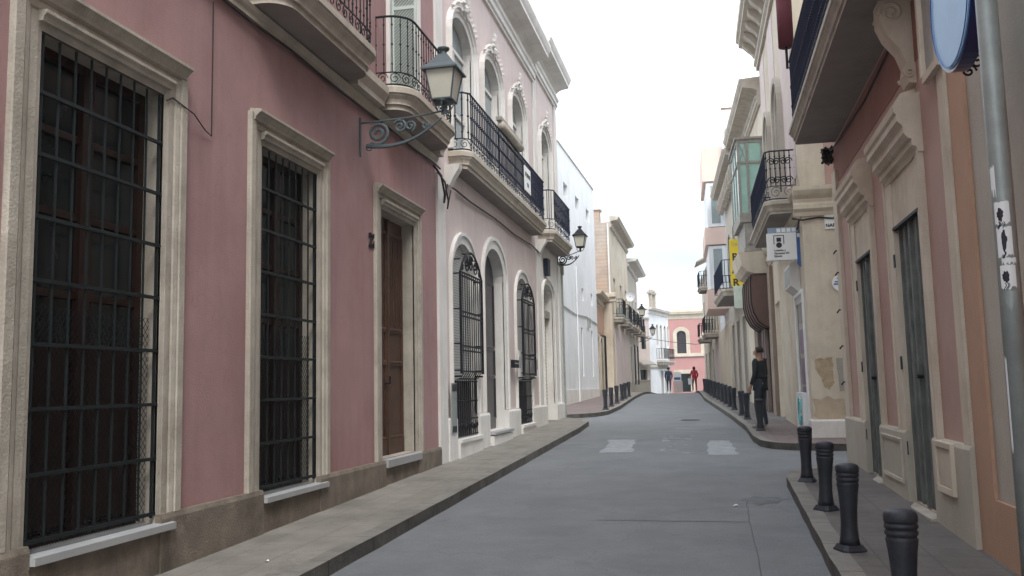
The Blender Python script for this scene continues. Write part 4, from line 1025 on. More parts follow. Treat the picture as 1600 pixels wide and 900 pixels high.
for q in (.0, .06, .12): scroll(mb, (cx + .2 + q, cy + .42, cz - .36 + q), .05, (1, 0, 0), (0, 0, 1), 1.3, .008, 1, q * 9, 14, 5)
mb.tube([(cx + .1, cy + .2, cz + .1), (cx + .14, cy + .4, cz - .1), (cx + .2, cy + .42, cz - .36)], .012, 5)
build('bracket', mb, m_black, os_)
# framed plaque behind the sign
t = thing('framed_plaque', 'tilted beige framed plaque half hidden behind the round blue sign', 'plaque', tuple(fR.w(*yr(8.1), .05, 4.3)))
build('frame', MB(fR).sweep([(6.3, 4.2), (6.3, 5.1), (6.75, 5.1), (6.75, 4.2), (6.3, 4.2)], [(0, .05), (0, .1), (.07, .1), (.07, .05)]), m_cream, t)
build('plate', MB(fR).box(6.3, 6.75, .052, .06, 4.2, 5.1), m_greywood, t)

# ================================================================== R2 corner house
fq = Fac((1.93, 18.45), (8, 18.45)); fs = Fac((1.80, 26.5), (1.93, 18.45))
LS = fs.len
r2 = thing('cream_corner_house', 'tall cream corner house with pink band and peeling plaster at the right side street', 'house', (1.93, 18.45, .42))
sh_d = (LS - 1.85, LS - .55, .5, 3.3, 0, .03)
build('wall', MB(fq).wall(0, 6, 0, 11.6, []), m_cream, r2)
build('street_wall', MB(fs).wall(0, LS, 0, 11.6, [sh_d, (LS - 6.8, LS - 5.6, .5, 3.6, 0, .2), (LS - 6.3, LS - 5.2, 5.6, 8.4, .5, .25), (LS - 3.6, LS - 2.5, 5.6, 8.4, .5, .25)]), m_cream, r2)
build('roof', MB(fq).box(0, 6, -8, 0, 11.45, 11.58), m_tile, r2)
mb = MB(fq); mb.box(.48, .80, .002, .012, 5.36, 11); mb.box(.62, 1.6, .002, .010, 4.5, 4.75); build('pink_band', mb, m_dusty, r2)
mb = MB(fs); mb.box(.3, LS - 6.4, .002, .012, 8.9, 10.6); mb.box(LS - 5.1, LS - 3.7, .002, .012, 5.7, 10.6); mb.box(LS - 2.4, LS - .4, .002, .012, 5.7, 10.6); build('upper_pink_panels', mb, m_pale, r2)
build('plinth', MB(fq).prof([(0, .2), (.05, .2), (.05, .74), (.03, .77), (0, .77)], -.05, 6), m_white, r2)
build('street_plinth', MB(fs).prof([(0, .2), (.05, .2), (.05, .74), (.03, .77), (0, .77)], LS - .5, LS + .0), m_white, r2)
for f_, a, b in ((fq, -.16, 6), (fs, 0, LS + .0)):
    build('string_course', MB(f_).prof([(0, 4.78), (.03, 4.78), (.04, 4.86), (.10, 4.92), (.10, 5.0), (.06, 5.05), (.06, 5.12), (.14, 5.2), (.18, 5.28), (.18, 5.36), (0, 5.38)], a, b), m_cream, r2)
mb = MB(fs); cornz = 10.75
mb.prof([(0, 10.6), (.08, 10.6), (.08, 10.7), (.14, 10.75), (.14, 10.85), (.06, 10.9), (.06, 11.2), (.4, 11.3), (.55, 11.34), (.55, 11.45), (.62, 11.5), (.62, 11.7), (0, 11.75)], 0, LS)
for i in range(10):
    a = .4 + i * (LS - .8) / 9; mb.prof([(.06, 10.88), (.16, 10.88), (.22, 10.98), (.3, 11.05), (.45, 11.2), (.45, 11.33), (.06, 11.33)], a - .12, a + .12)
build('cornice', mb, m_slabedge, r2)
build('cornice', MB(fq).prof([(0, 10.6), (.08, 10.6), (.08, 10.7), (.14, 10.75), (.14, 10.85), (.06, 10.9), (.06, 11.2), (.4, 11.3), (.55, 11.34), (.55, 11.45), (.62, 11.5), (.62, 11.7), (0, 11.75)], -.6, 6), m_slabedge, r2)
for h in ((LS - 6.3, LS - 5.2, 5.6, 8.4, .5), (LS - 3.6, LS - 2.5, 5.6, 8.4, .5)):
    w = fill(h, m_shutgreen, 'window', .2, r2, fs); build('surround', MB(fs).sweep(opening_path(h), [(0, -.02), (0, .06), (.12, .07), (.12, .13), (.24, .14), (.24, -.02)]), m_creamgrey, w)
# peeled patch and cement patch on the front
def patch(f, cs, name, mat, n=.006, amp=.05, parent=None):
    mb = MB(f); P = []
    for i in range(len(cs)):
        a = Vector(cs[i]); b = Vector(cs[(i + 1) % len(cs)])
        for j in range(6):
            p = a + (b - a) * j / 6; P.append((p.x + random.uniform(-amp, amp) * .5, p.y + random.uniform(-amp, amp)))
    mb.face([mb.v(a, n, z) for a, z in P]); build(name, mb, mat, parent, recalc=False)
patch(fq, [(.08, 1.94), (.42, 1.96), (.42, 1.48), (.32, 1.36), (.24, 1.38), (.2, 1.55), (.1, 1.75)], 'bare_patch', m_rockpatch, .004, .03, r2)
patch(fq, [(.48, 1.95), (.66, 1.95), (.66, 1.3), (.52, 1.3)], 'cement_patch', m_greycement, .004, .01, r2)
patch(fq, [(.02, 1.2), (.8, 1.15), (.8, .79), (.02, .79)], 'damp_stain', M('damp_brown_stain', (.47, .38, .28), var=.2, scale=3), .0035, .05, r2)
# shop front with posters
sd_ = build('shop_door', MB(fs).box(sh_d[0], sh_d[1], -.04, -.025, .5, 3.3), m_creamgrey, r2)
mb = MB(fs); mb.sweep([(sh_d[0], .5), (sh_d[0], 3.3), (sh_d[1], 3.3), (sh_d[1], .5)], [(0, -.02), (0, .04), (.09, .04), (.09, -.02)]); build('door_frame', mb, m_signwhite, sd_)
for z0, z1, mt in ((2.75, 3.15, m_greycement), (2.1, 2.6, m_purple), (1.45, 2.0, m_purple), (1.15, 1.4, m_purple)): build('poster', MB(fs).box(sh_d[0] + .2, sh_d[1] - .12, -.024, -.012, z0, z1), mt, sd_)
t = thing('display_case', 'low white display case with teal bottle picture below the shop posters', 'display case', tuple(fs.w(LS - 2.5, .1, .5)))
build('case', MB(fs).box(LS - 1.80, LS - .60, .0, .12, .5, 1.28), m_signwhite, t); build('picture', MB(fs).box(LS - 1.5, LS - .7, .121, .125, .62, 1.15), m_shutgreen, t)
mb = MB(fs)
for q in (.28, .22): mb.tube([(LS - 1.05 + q * math.cos(i * .5), .13, .9 + q * math.sin(i * .5)) for i in range(13)], .02, 5)
build('bottle_print', mb, m_teal, t)
# balcony
ol, zt, sl = slab_parts(fs, None, LS - 5.6, LS - .75, .55, .06, 5.0, r2, .9, k=1)
railing(fs, r2, ol, .04, zt, zt + 1.05, .10, .011, m_navy, .3)
mb = MB(fs); a = LS - .71
for zc in (5.70, 6.10):
    for nn in (.18, .42):
        for sg in (-1, 1): scroll(mb, (a, nn + sg * .05, zc), .085, (0, sg, 0), (0, 0, 1), 1.5, .012, 1, 0, 16, 5)
mb.tube([(a, .3, 5.45), (a, .3, 6.30)], .014, 5)
build('scrollwork', mb, m_black, r2)
# round plate, street sign
t = thing('round_wall_plate', 'round blue and white plate on the cream corner house', 'sign', tuple(fq.w(.68, .01, 3.4)))
mb = MB(); n = 28; c = fq.w(.66, .0, 3.42)
P0 = [mb.v(c.x + .17 * math.cos(2 * math.pi * i / n), c.y - .02, c.z + .17 * math.sin(2 * math.pi * i / n)) for i in range(n)]; P1 = [mb.v(c.x + .17 * math.cos(2 * math.pi * i / n), c.y, c.z + .17 * math.sin(2 * math.pi * i / n)) for i in range(n)]
mb.face(P0); mb.face(P1[::-1])
for i in range(n): j = (i + 1) % n; mb.face([P0[i], P0[j], P1[j], P1[i]])
build('plate', mb, m_signwhite, t)
mb = MB(fq); mb.box(.52, .80, .021, .024, 3.38, 3.41); mb.box(.54, .78, .021, .024, 3.43, 3.455); mb.box(.58, .76, .021, .024, 3.50, 3.52); build('stripe', mb, m_bluesign, t)
t = thing('street_name_plate', 'white street name plate reading NARVAEZ on the cream corner house', 'street sign', tuple(fq.w(.7, .01, 4.45)))
build('plate', MB(fq).box(.42, 1.0, .002, .02, 4.50, 4.79), m_signwhite, t)
text(t, 'C/', fq, .62, .021, 4.69, .08, m_ink, bold=.003); text(t, 'NARVAEZ', fq, .435, .021, 4.54, .092, m_ink, align='LEFT', bold=.003)
# lottery sign
fl_ = Fac((1.27, 19.0), (1.87, 19.0))
_w = fl_.w
fl_.w = lambda a, n, z: _w(a, n, z - .2)
t = thing('lottery_sign', 'white and blue lottery office box sign projecting from the cream corner house', 'sign', (1.9, 19.1, 4.2))
build('white_box', MB(fl_).box(0, .58, -.16, 0, 4.20, 4.76), m_signwhite, t)
build('blue_box', MB(fl_).prism([(.585, 4.14), (.70, 3.98), (.70, 4.76), (.585, 4.76)], -.15, -.02), m_bluesign, t)
build('top_panel', MB(fl_).box(.03, .66, -.14, -.03, 4.765, 4.88), M('grey_blue_sign_top', (.25, .33, .42), bump=0), t)
mb = MB(fl_)
for i in range(4): mb.box(.2 + i * .1, .28 + i * .1, -.029, -.024, 4.78, 4.86)
build('badge_row', mb, m_signwhite, t); build('badge', MB(fl_).box(.6, .68, -.019, -.014, 4.66, 4.74), m_signwhite, t)
mb = MB(fl_)
mb.box(.13, .145, .001, .006, 4.53, 4.71); mb.box(.13, .34, .001, .006, 4.70, 4.715); mb.box(.325, .34, .001, .006, 4.53, 4.71)
mb.box(.19, .28, .001, .005, 4.58, 4.665)
mb.prism([(.235 + .058 * math.cos(i * math.pi / 8), 4.51 + .058 * math.sin(i * math.pi / 8)) for i in range(16)], .001, .008)
build('emblem', mb, m_ink, t)
for i, s_ in enumerate(('Loterías y', 'Apuestas del', 'Estado')): text(t, s_, fl_, .13, .002, 4.385 - i * .06, .058, m_ink, align='LEFT', bold=.001)
t = thing('wall_light_box', 'slanted pale box lamp under the lottery sign', 'light box', tuple(fs.w(LS - 1.4, .2, 3.4)))
mb = MB(fs); mb.prof([(0, 3.15), (.02, 3.35), (.20, 3.5), (.20, 3.95), (.05, 4.05), (0, 4.0)], LS - 2.0, LS - .9); build('case', mb, m_white, t)
build('front_panel', MB(fs).prof([(.201, 3.54), (.206, 3.54), (.206, 3.9), (.201, 3.9)], LS - 1.92, LS - .98), m_galv, t)

# ================================================================== R3 house with mirador
xw = lambda y: 1.80 - (y - 26.5) * .0505
f3r = Fac((xw(33.5), 33.5), (1.80, 26.5)); L3 = f3r.len
r3 = thing('mirador_house', 'cream house with green glazed wooden bay over the street', 'house', (1.8, 26.5, .6))
h3 = [(L3 - 2.6, L3 - 1.4, .5, 3.6, 0, .2), (L3 - 5.2, L3 - 4.0, .5, 3.4, 0, .2), (L3 - 6, L3 - 5, 5.8, 8.2, 0, .2)]
build('wall', MB(f3r).wall(0, L3, 0, 10.3, h3), m_cream, r3); shell(f3r, r3, 0, 10.3, 7, 0, L3, m_cream)
cornice(f3r, r3, 0, L3, 9.6, .55, .8, m_slabedge)
for h in h3: fill(h[:5], m_darkdoor, 'window' if h[2] > 4 else 'doorway', .18, r3, f3r)
# mirador: y 25.4..27.6 on the boundary, projecting .85
mz0, mz1 = 6.42, 8.5
m0, m1, mn = L3 - 2.6, L3 - .1, .74
mb = MB(f3r)
mb.box(m0, m1, 0, mn, mz1, mz1 + .10); mb.box(m0 - .05, m1 + .05, 0, mn + .06, mz1 + .10, mz1 + .16)
mb.box(m0, m1, 0, mn, mz0 - .12, mz0)
for a in (m0, m1 - .07):
    for nn in (.0, .42, mn - .07): mb.box(a, a + .07, nn, nn + .07, mz0, mz1)
for a in (m0 + .8, m0 + 1.6): mb.box(a, a + .07, mn - .07, mn, mz0, mz1)
for z in (mz1 - .62,): mb.box(m1 - .065, m1 + .005, .07, mn - .07, z, z + .07); mb.box(m0, m1, mn - .065, mn + .005, z, z + .07)
for n0, n1 in ((.07, .42), (.49, mn - .07)):
    for s_ in ((n0, mz1 - .54, n1, mz1 - .02), (n0, mz1 - .02, n1, mz1 - .54)):
        if n0 > .2: mb.tube([(m1 - .02, s_[0], s_[1]), (m1 - .02, s_[2], s_[3])], .015, 4)
md = build('glazed_bay', mb, m_greywood, r3)
mb = MB(f3r); mb.box(m1 - .04, m1 - .03, .05, mn - .05, mz0, mz1); mb.box(m0 + .05, m1 - .05, mn - .04, mn - .03, mz0, mz1); mb.box(m0 + .03, m0 + .04, .05, mn - .05, mz0, mz1); build('bay_glass', mb, m_greenglass, md)
mb = MB(f3r); mb.box(m0 + .03, m1 - .03, 0, mn - .12, 5.35, mz0 - .12)
for n0, n1 in ((.08, .30), (.36, .56)): mb.box(m1 - .031, m1 + .0, n0, n1, 5.5, 6.1)
mb.box(m0, m1 + .02, 0, mn, 6.14, 6.298); mb.box(m0, m1 + .02, 0, mn - .08, 5.28, 5.38); build('bay_apron', mb, m_greywood, md)
mb = MB(f3r); mb.prof([(0, 4.62), (.45, 4.63), (.62, 4.70), (.76, 4.88), (.84, 5.26), (0, 5.275)], m0 - .1, m1 + .05); build('bay_corbel', mb, m_cream, md)
m_mauve = M('mauve_brown_render', (.21, .165, .155), var=.12, scale=2, streak=.3, bump=.2)
build('shopfront', MB(f3r).box(L3 - 2.9, L3 - .9, .002, .04, .3, 4.6), m_mauve, r3)
build('shop_doorway', MB(f3r).box(L3 - 2.6, L3 - 1.5, .042, .05, .5, 3.4), m_darkdoor, r3)
for a_ in (L3 - 2.9, L3 - 1.4, L3 - .9): build('shop_pilaster', MB(f3r).box(a_ - .1, a_ + .1, .041, .14, .3, 4.6), m_mauve, r3)
build('shopfront_pilaster', MB(fs).box(.2, 1.0, .002, .10, .3, 4.7), M('brown_stone', (.30, .235, .19), var=.15, scale=2, streak=.3), r2)
# domed awning
t = thing('domed_awning', 'brown ribbed domed awning over a doorway below the green bay', 'awning', tuple(f3r.w(L3 - 2, .3, 3.3)))
mb = MB(f3r); mb.smooth = False; prf = [(0, 4.6), (.50, 4.6), (.54, 4.4), (.54, 3.8), (.48, 3.5), (.36, 3.25), (.18, 3.1), (0, 3.05)]
mb.prof(prf, m0 + .1, m1 + .0); build('cloth', mb, m_brown, t)
mb = MB(f3r)
for k in range(5):
    a = m0 + .1 + (m1 - m0 - .1) * k / 4; mb.tube([(a, n, z) for n, z in [(p[0] + .01, p[1] - .005) for p in prf[1:]]], .025, 5)
build('rib', mb, m_darkwood, t)
# bar sign
fb = Fac((xw(32) - .66, 32), (xw(32) + .04, 32))
t = thing('bar_sign', 'tall yellow blade sign with dark letters BAR', 'sign', (xw(32), 32, 5))
build('board', MB(fb).prism([(0, 4.95), (.12, 4.70), (.45, 4.50), (.6, 4.95), (.6, 6.5), (0, 6.5)], -.15, 0), m_yellow, t)
for ch, z in (('B', 5.75), ('A', 5.3), ('R', 4.85)): text(t, ch, fb, .17, .002, z, .36, m_ink, bold=.01)
text(t, 'CAFE', fb, .25, .002, 6.27, .16, m_greywood)
mb = MB(fb); mb.tube([(.6, -.07, 6.3), (.9, -.07, 6.3)], .02, 5); mb.tube([(.6, -.07, 5.1), (.9, -.07, 5.1)], .02, 5); build('bracket', mb, m_black, t)
t = thing('pale_light_sign', 'pale green-white box sign hanging below the yellow sign', 'sign', (xw(31), 31, 4.2))
fb2 = Fac((xw(31) - .66, 31), (xw(31) - .10, 31))
build('box', MB(fb2).box(0, .55, -.25, 0, 4.0, 4.75), M('pale_green_sign', (.62, .70, .62), bump=0), t); build('emblem', MB(fb2).box(.3, .45, .001, .01, 4.2, 4.45), m_signwhite, t)
mb = MB(fb2); mb.tube([(.55, -.1, 4.4), (1.2, -.1, 4.4)], .02, 5); build('bracket', mb, m_black, t)

# ================================================================== R4
x4 = lambda y: xw(y)
f4r = Fac((x4(42), 42), (x4(33.5), 33.5)); L4 = f4r.len
h4 = []
for s_ in (1, 3.6, 6.4): h4 += [(s_, s_ + 1.1, 1.1, 4.0, 0, .2), (s_, s_ + 1.1, 5.6, 8.0, .3, .2)]
r4 = house('balustrade_house', 'cream house with heavy dark dentil cornice and long balcony', f4r, .1, 10.0, m_creamgrey, h4, 7, cn=.6, ch=.7, trim=m_slabedge)
mb = MB(f4r)
for i in range(22): a = .2 + i * (L4 - .4) / 21; mb.prof([(.1, 9.15), (.3, 9.2), (.42, 9.4), (.42, 9.55), (.1, 9.55)], a - .09, a + .09)
build('dentil', mb, m_slabedge, r4)
mb = MB(f4r)
for i in range(18):
    a = .2 + i * (L4 - .4) / 17; mb.lathe(a, .3, [(.05, 10.05), (.09, 10.2), (.05, 10.4), (.07, 10.6)], 8)
mb.box(0, L4, .2, .4, 10.6, 10.72); mb.box(L4 - .5, L4, .1, .5, 10.0, 10.9); build('balustrade', mb, m_slabedge, r4)
ol, zt, sl = slab_parts(f4r, None, 2.5, 7.6, .75, .05, 4.75, r4, .8, k=1)
railing(f4r, r4, ol, .04, zt, zt + 1.1, .14, .014, m_navy, .25, knobs=False, scrolls=False)
# R5 modern building
x5 = lambda y: x4(42) - (y - 42) * .03
f5r = Fac((x5(53), 53), (x5(42), 42)); L5 = f5r.len
h5 = [(s_, s_ + 1.2, z, z + 1.7, 0, .2, m_shadeglass) for s_ in (1, 4.5, 8) for z in (4.9, 8.0, 11.0)] + [(s_, s_ + 1.4, 1.0, 3.2, 0, .2) for s_ in (2, 7)]
r5 = house('peach_apartment_block', 'tall white apartment block with peach coloured projecting bays', f5r, .1, 14.3, m_purewhite, h5, 8, cn=0, framew=0, cat='building')
for z0, z1 in ((10.9, 12.5), (7.9, 8.7), (4.9, 5.8)):
    build('projecting_bay', MB(f5r).box(L5 - 5.0, L5 - .3, .003, .95, z0 if z0 > 9 else z0, z1), m_peach, r5)
for z0, z1 in ((8.75, 10.85), (5.85, 7.85)):
    w = build('bay_window', MB(f5r).box(L5 - 4.9, L5 - .4, .003, .80, z0, z1), m_purewhite, r5)
    build('glass', MB(f5r).box(L5 - .399, L5 - .39, .2, .6, z0 + .15, z1 - .15), m_shadeglass, w)
build('lower_wall', MB(f5r).box(0, L5, .002, .05, .1, 4.3), m_cream, r5)
# R6 last right houses
f6r = Fac((-.35, 70), (x5(53), 53)); L6 = f6r.len
h6 = []
for s_ in (2, 6, 10, 14): h6 += [(s_, s_ + 1.1, .9, 3.6, 0, .2), (s_, s_ + 1.1, 5.2, 7.4, 0, .2)]
r6 = house('far_cream_house', 'far cream and peach house with dark enclosed balconies', f6r, -.4, 8.8, m_cream, h6, 6, cn=.3, ch=.5)
for s0, s1, z in ((9.0, 11.5, 7.4), (12.5, 15.5, 4.2), (6.5, 9.0, 4.2)):
    ol, zt, sl = slab_parts(f6r, None, s0, s1, .7, .05, z, r6, .8, k=1)
    railing(f6r, r6, ol, .04, zt, zt + 1.0, .16, .022, m_black, .2, knobs=False, scrolls=False)
build('balcony_canopy', MB(f6r).prof([(0, 9.6), (.9, 9.2), (.9, 9.28), (0, 9.75)], 8.9, 11.6), m_greycement, r6)
build('wall_panel', MB(f6r).box(L6 - 5, L6 - .1, .002, .03, -.4, 4.0), m_pale, r6)

# cables and worn details on the right and the white building
cable([(-.2, .16, 4.72), (0, .04, 4.70), (.3, .03, 4.74), (.7, .03, 4.69), (1.4, .03, 4.72), (2.5, .03, 4.7)], .018, 'black cable pinned under the string course of the cream corner house', fq)
cable([(LS - 4, .03, 4.75), (LS - 2.5, .03, 4.6), (LS - 1.2, .04, 4.72), (LS - .3, .05, 4.6), (LS - .02, .06, 4.72)], .02, 'sagging black cable under the small balcony of the cream corner house', fs)
mbk = []
for i in range(46): mbk.append((.06 + .07 * math.sin(i * 2.1), .10 + .08 * math.sin(i * 1.3 + 1), 5.05 + .11 * math.sin(i * .9) + .03 * math.sin(i * 3.1)))
cable(mbk, .02, 'tangled clump of dark cables under the far end of the right balcony', fR)
cable([(.15, .05, 5.1), (3, .02, 5.0), (5.0, .03, 5.05)], .012, 'thin dark cable on the dusty red wall under the right balcony', fR)
cable([(0, .03, 4.6), (3, .03, 4.45), (6, .03, 4.55), (9.3, .03, 4.4)], .02, 'thin grey cable sagging along the plain white building', f3, m_galv)
t = thing('side_pipe', 'thin pale pipe down the plain white building', 'pipe', tuple(f3.w(3.4, .05, .8))); build('pipe', MB(f3).tube([(3.4, .05, .7), (3.4, .05, 6.5)], .03, 6), m_purewhite, t)
t = thing('wire_box', 'small grey junction box on the plain white building', 'junction box', tuple(f3.w(6.4, 0, 4))); build('box', MB(f3).box(6.3, 6.6, .002, .1, 4.1, 4.5), m_galv, t); build('lid', MB(f3).box(6.32, 6.58, .101, .11, 4.12, 4.48), m_greycement, t)

# ================================================================== bollards
def bollard_proto(x, y, label):
    z = g(y); t = thing('bollard', label, 'bollard', (x, y, z), 'black street bollards')
    mb = MB(); mb.smooth = True
    mb.lathe(x, y, [(.082, z + .045), (.072, z + .10), (.064, z + .20), (.066, z + .32), (.076, z + .45), (.086, z + .52), (.086, z + .53), (.080, z + .535), (.080, z + .545), (.088, z + .55), (.089, z + .568), (.082, z + .573), (.082, z + .583), (.090, z + .588), (.090, z + .606), (.084, z + .611), (.084, z + .62)], 28)
    build('post', mb, m_bollard, t)
    mb = MB(); mb.smooth = True; mb.lathe(x, y, [(.084, z + .615), (.091, z + .622), (.091, z + .655), (.084, z + .672), (.06, z + .685), (.02, z + .69)], 28); build('cap', mb, m_bollard, t)
    mb = MB()
    rg = []
    for r_, zz in ((.105, z - .02), (.105, z + .012), (.092, z + .03), (.08, z + .05)):
        rg.append([mb.v(x + r_ * math.copysign(min(1, abs(math.cos(a)) * 1.25), math.cos(a)), y + r_ * math.copysign(min(1, abs(math.sin(a)) * 1.25), math.sin(a)), zz) for a in [2 * math.pi * (k + .5) / 16 for k in range(16)]])
    for a, b in zip(rg, rg[1:]):
        for k in range(16): mb.face([a[k], a[(k + 1) % 16], b[(k + 1) % 16], b[k]])
    mb.face(rg[0]); mb.face(rg[-1]); build('foot', mb, m_bollard, t)
    return t
names = ['nearest', 'second', 'third', 'fourth']
bp = bollard_proto(1.00, 5.45, 'black bollard nearest the camera on the right pavement')
for (x, y), nm in zip(((1.03, 7.75), (1.09, 9.75), (1.13, 11.95)), ('second from the camera on the right pavement', 'third from the camera on the right pavement', 'at the corner before the right side street, fourth from the camera')):
    c = copy_tree(bp, (x, y, g(y))); c['label'] = 'black bollard ' + nm; c.rotation_euler = (random.uniform(-.02, .02), random.uniform(-.025, .025), random.uniform(0, 3))
ordn = ['first', 'second', 'third', 'fourth', 'fifth', 'sixth', 'seventh', 'eighth', 'ninth', 'tenth', 'eleventh', 'twelfth', 'thirteenth', 'fourteenth']
fr_list = [(1.02, 20.4), (.90, 24.3), (.82, 26.0), (.69, 29.0), (.60, 30.8), (.50, 32.8), (.40, 34.6), (.28, 36.6), (.15, 38.6), (.02, 40.8), (-.08, 43.2), (-.17, 45.8), (-.25, 48.5), (-.33, 51.5)]
for i, (x, y) in enumerate(fr_list):
    c = copy_tree(bp, (x, y, g(y))); c['label'] = ('black bollard just before the standing man beyond the side street' if i == 0 else 'black bollard in the far right row, %s beyond the standing man' % ordn[i - 1])
for i, (u, v, y) in enumerate(((946, 640, 30.2), (957, 636, 32.4), (966, 632, 34.8), (974, 628, 37.4), (978, 626, 39.2), (983, 624, 41.5))):
    x = -3.46 - .018 * (y - 30)
    c = copy_tree(bp, (x, y, g(y))); c['label'] = 'black bollard on the far left pavement, %s from the camera' % ordn[i]

# ================================================================== people
def person(name_label, x, y, face, hgt, top, trous, pose='stand', bag=False, hair_long=False):
    z = g(y); k = hgt / 1.75; t = thing('person', name_label, 'person', (x, y, z))
    cf, sf = math.cos(face), math.sin(face)
    def P(a, b, c): return Vector((x + k * (a * cf - b * sf), y + k * (a * sf + b * cf), z + k * c))   # a: side, b: front
    st = .10 if pose == 'walk' else .02
    J = {'pel': (0, 0, .95), 'waist': (0, 0, 1.08), 'chest': (0, .01, 1.32), 'neck': (0, .0, 1.48), 'nk2': (0, .01, 1.54), 'head': (0, .02, 1.62), 'top': (0, .01, 1.70),
         'shl': (-.17, 0, 1.41), 'ell': (-.25, -.02, 1.14), 'wrl': (-.22, .10, .92), 'hdl': (-.21, .14, .83), 'shr': (.17, 0, 1.41), 'elr': (.25, -.02, 1.14), 'wrr': (.20, .14, .95), 'hdr': (.19, .19, .87),
         'hil': (-.09, 0, .90), 'knl': (-.10, .03 + st, .50), 'anl': (-.10, -.02 + st * 1.6, .09), 'tol': (-.12, .15 + st * 1.6, .03), 'hir': (.09, 0, .90), 'knr': (.10, .03 - st, .50), 'anr': (.10, -.02 - st * 1.8, .09), 'tor': (.12, .15 - st * 1.8, .03)}
    Rr = {'pel': .135, 'waist': .125, 'chest': .155, 'neck': .06, 'nk2': .055, 'head': .098, 'top': .075, 'shl': .07, 'ell': .048, 'wrl': .035, 'hdl': .038, 'shr': .07, 'elr': .048, 'wrr': .035, 'hdr': .038,
          'hil': .098, 'knl': .062, 'anl': .043, 'tol': .036, 'hir': .098, 'knr': .062, 'anr': .043, 'tor': .036}
    E = [('pel', 'waist'), ('waist', 'chest'), ('chest', 'neck'), ('neck', 'nk2'), ('nk2', 'head'), ('head', 'top'), ('chest', 'shl'), ('shl', 'ell'), ('ell', 'wrl'), ('wrl', 'hdl'), ('chest', 'shr'), ('shr', 'elr'), ('elr', 'wrr'), ('wrr', 'hdr'),
         ('pel', 'hil'), ('hil', 'knl'), ('knl', 'anl'), ('anl', 'tol'), ('pel', 'hir'), ('hir', 'knr'), ('knr', 'anr'), ('anr', 'tor')]
    org = Vector((x, y, z))
    def skin(keys, grow, nm, mats, matf, root, extra=None):
        jj = dict(J); rr = dict(Rr)
        if extra: jj.update(extra[0]); rr.update(extra[1])
        ks = [q for q in jj if q in keys]; ix = {q: i for i, q in enumerate(ks)}
        ee = [(ix[a], ix[b]) for a, b in (E + (extra[2] if extra else [])) if a in ix and b in ix]
        me = bpy.data.meshes.new(nm); me.from_pydata([P(*jj[q]) - org for q in ks], ee, [])
        o = bpy.data.objects.new(nm, me); COL.objects.link(o); md = o.modifiers.new('s', 'SKIN'); o.modifiers.new('u', 'SUBSURF').levels = 2
        sv = me.skin_vertices[0].data
        for q in ks: sv[ix[q]].radius = (rr[q] * k * grow, rr[q] * k * grow * (.8 if q in ('pel', 'waist', 'chest') else 1)); sv[ix[q]].use_root = (q == root)
        bpy.context.view_layer.update()
        m2 = bpy.data.meshes.new_from_object(o.evaluated_get(bpy.context.evaluated_depsgraph_get())); bpy.data.objects.remove(o)
        m2.materials.clear()
        for m in mats: m2.materials.append(m)
        for p in m2.polygons: p.use_smooth = True; p.material_index = matf(p.center / k)
        m2.name = nm; o = bpy.data.objects.new(nm, m2); COL.objects.link(o); o.parent = t; ROOT[o.name] = org; return o
    fing = {}; fr = {}; fe = []
    for sd, hd, wr in ((-1, 'hdl', 'wrl'), (1, 'hdr', 'wrr')):
        hx, hy, hz = J[hd]
        for i in range(4):
            a, b = '%sf%d' % (hd, i), '%sg%d' % (hd, i); L_ = (.075, .085, .08, .06)[i]
            fing[a] = (hx + sd * 0.0, hy + .024 - i * .016, hz - .045); fing[b] = (hx - sd * .012, hy + .026 - i * .017, hz - .045 - L_ * .75); fr[a] = .0095; fr[b] = .008; fe += [(hd, a), (a, b)]
        a, b = hd + 't', hd + 'u'; fing[a] = (hx - sd * .01, hy + .045, hz + .0); fing[b] = (hx - sd * .015, hy + .06, hz - .04); fr[a] = .011; fr[b] = .009; fe += [(hd, a), (a, b)]
    body = skin(list(J) + list(fing), 1, 'body', [m_skin, trous, m_shoe], lambda c: 2 if c.z < .09 else (1 if (c.z < .76 or (c.z < 1.35 and abs(c.x * cf + c.y * sf) < .175 and (c.z > 1.0 or abs(-c.x * sf + c.y * cf) < .10))) else 0), 'pel', (fing, fr, fe))
    jk = skin(['hem', 'pel', 'waist', 'chest', 'neck', 'shl', 'ell', 'wrl', 'shr', 'elr', 'wrr'], 1.2, 'jacket', [top], lambda c: 0, 'pel', ({'hem': (0, 0, .86)}, {'hem': .13}, [('pel', 'hem')]))
    mb = MB(); mb.smooth = True; hc = P(0, -.012, 1.655); rg = []
    for i in range(9):
        th = math.pi * .66 * i / 8; rg.append([mb.v(hc.x + .101 * k * math.sin(th + .01) * math.cos(a), hc.y + .104 * k * math.sin(th + .01) * math.sin(a), hc.z + .092 * k * math.cos(th) - (.12 * k * (i / 8) ** 3 if hair_long else 0)) for a in [2 * math.pi * q / 16 for q in range(16)]])
    for a, b in zip(rg, rg[1:]):
        for q in range(16): mb.face([a[q], a[(q + 1) % 16], b[(q + 1) % 16], b[q]])
    # carve the face side open by shifting hair back
    fv = Vector((-sf, cf, 0))
    for v in mb.V:
        d = (v - hc).dot(fv)
        if d > .03 * k and v.z < hc.z + .045 * k: v -= fv * (d - .03 * k) * 1.2
    build('hair', mb, m_hair, t)
    mb = MB(); mb.smooth = True
    def blob(c, r, mb):
        rg = [[mb.v(c.x + r[0] * math.sin(math.pi * i / 5 + .001) * math.cos(a), c.y + r[0] * math.sin(math.pi * i / 5 + .001) * math.sin(a), c.z + r[1] * math.cos(math.pi * i / 5)) for a in [2 * math.pi * q / 8 for q in range(8)]] for i in range(6)]
        for a, b in zip(rg, rg[1:]):
            for q in range(8): mb.face([a[q], a[(q + 1) % 8], b[(q + 1) % 8], b[q]])
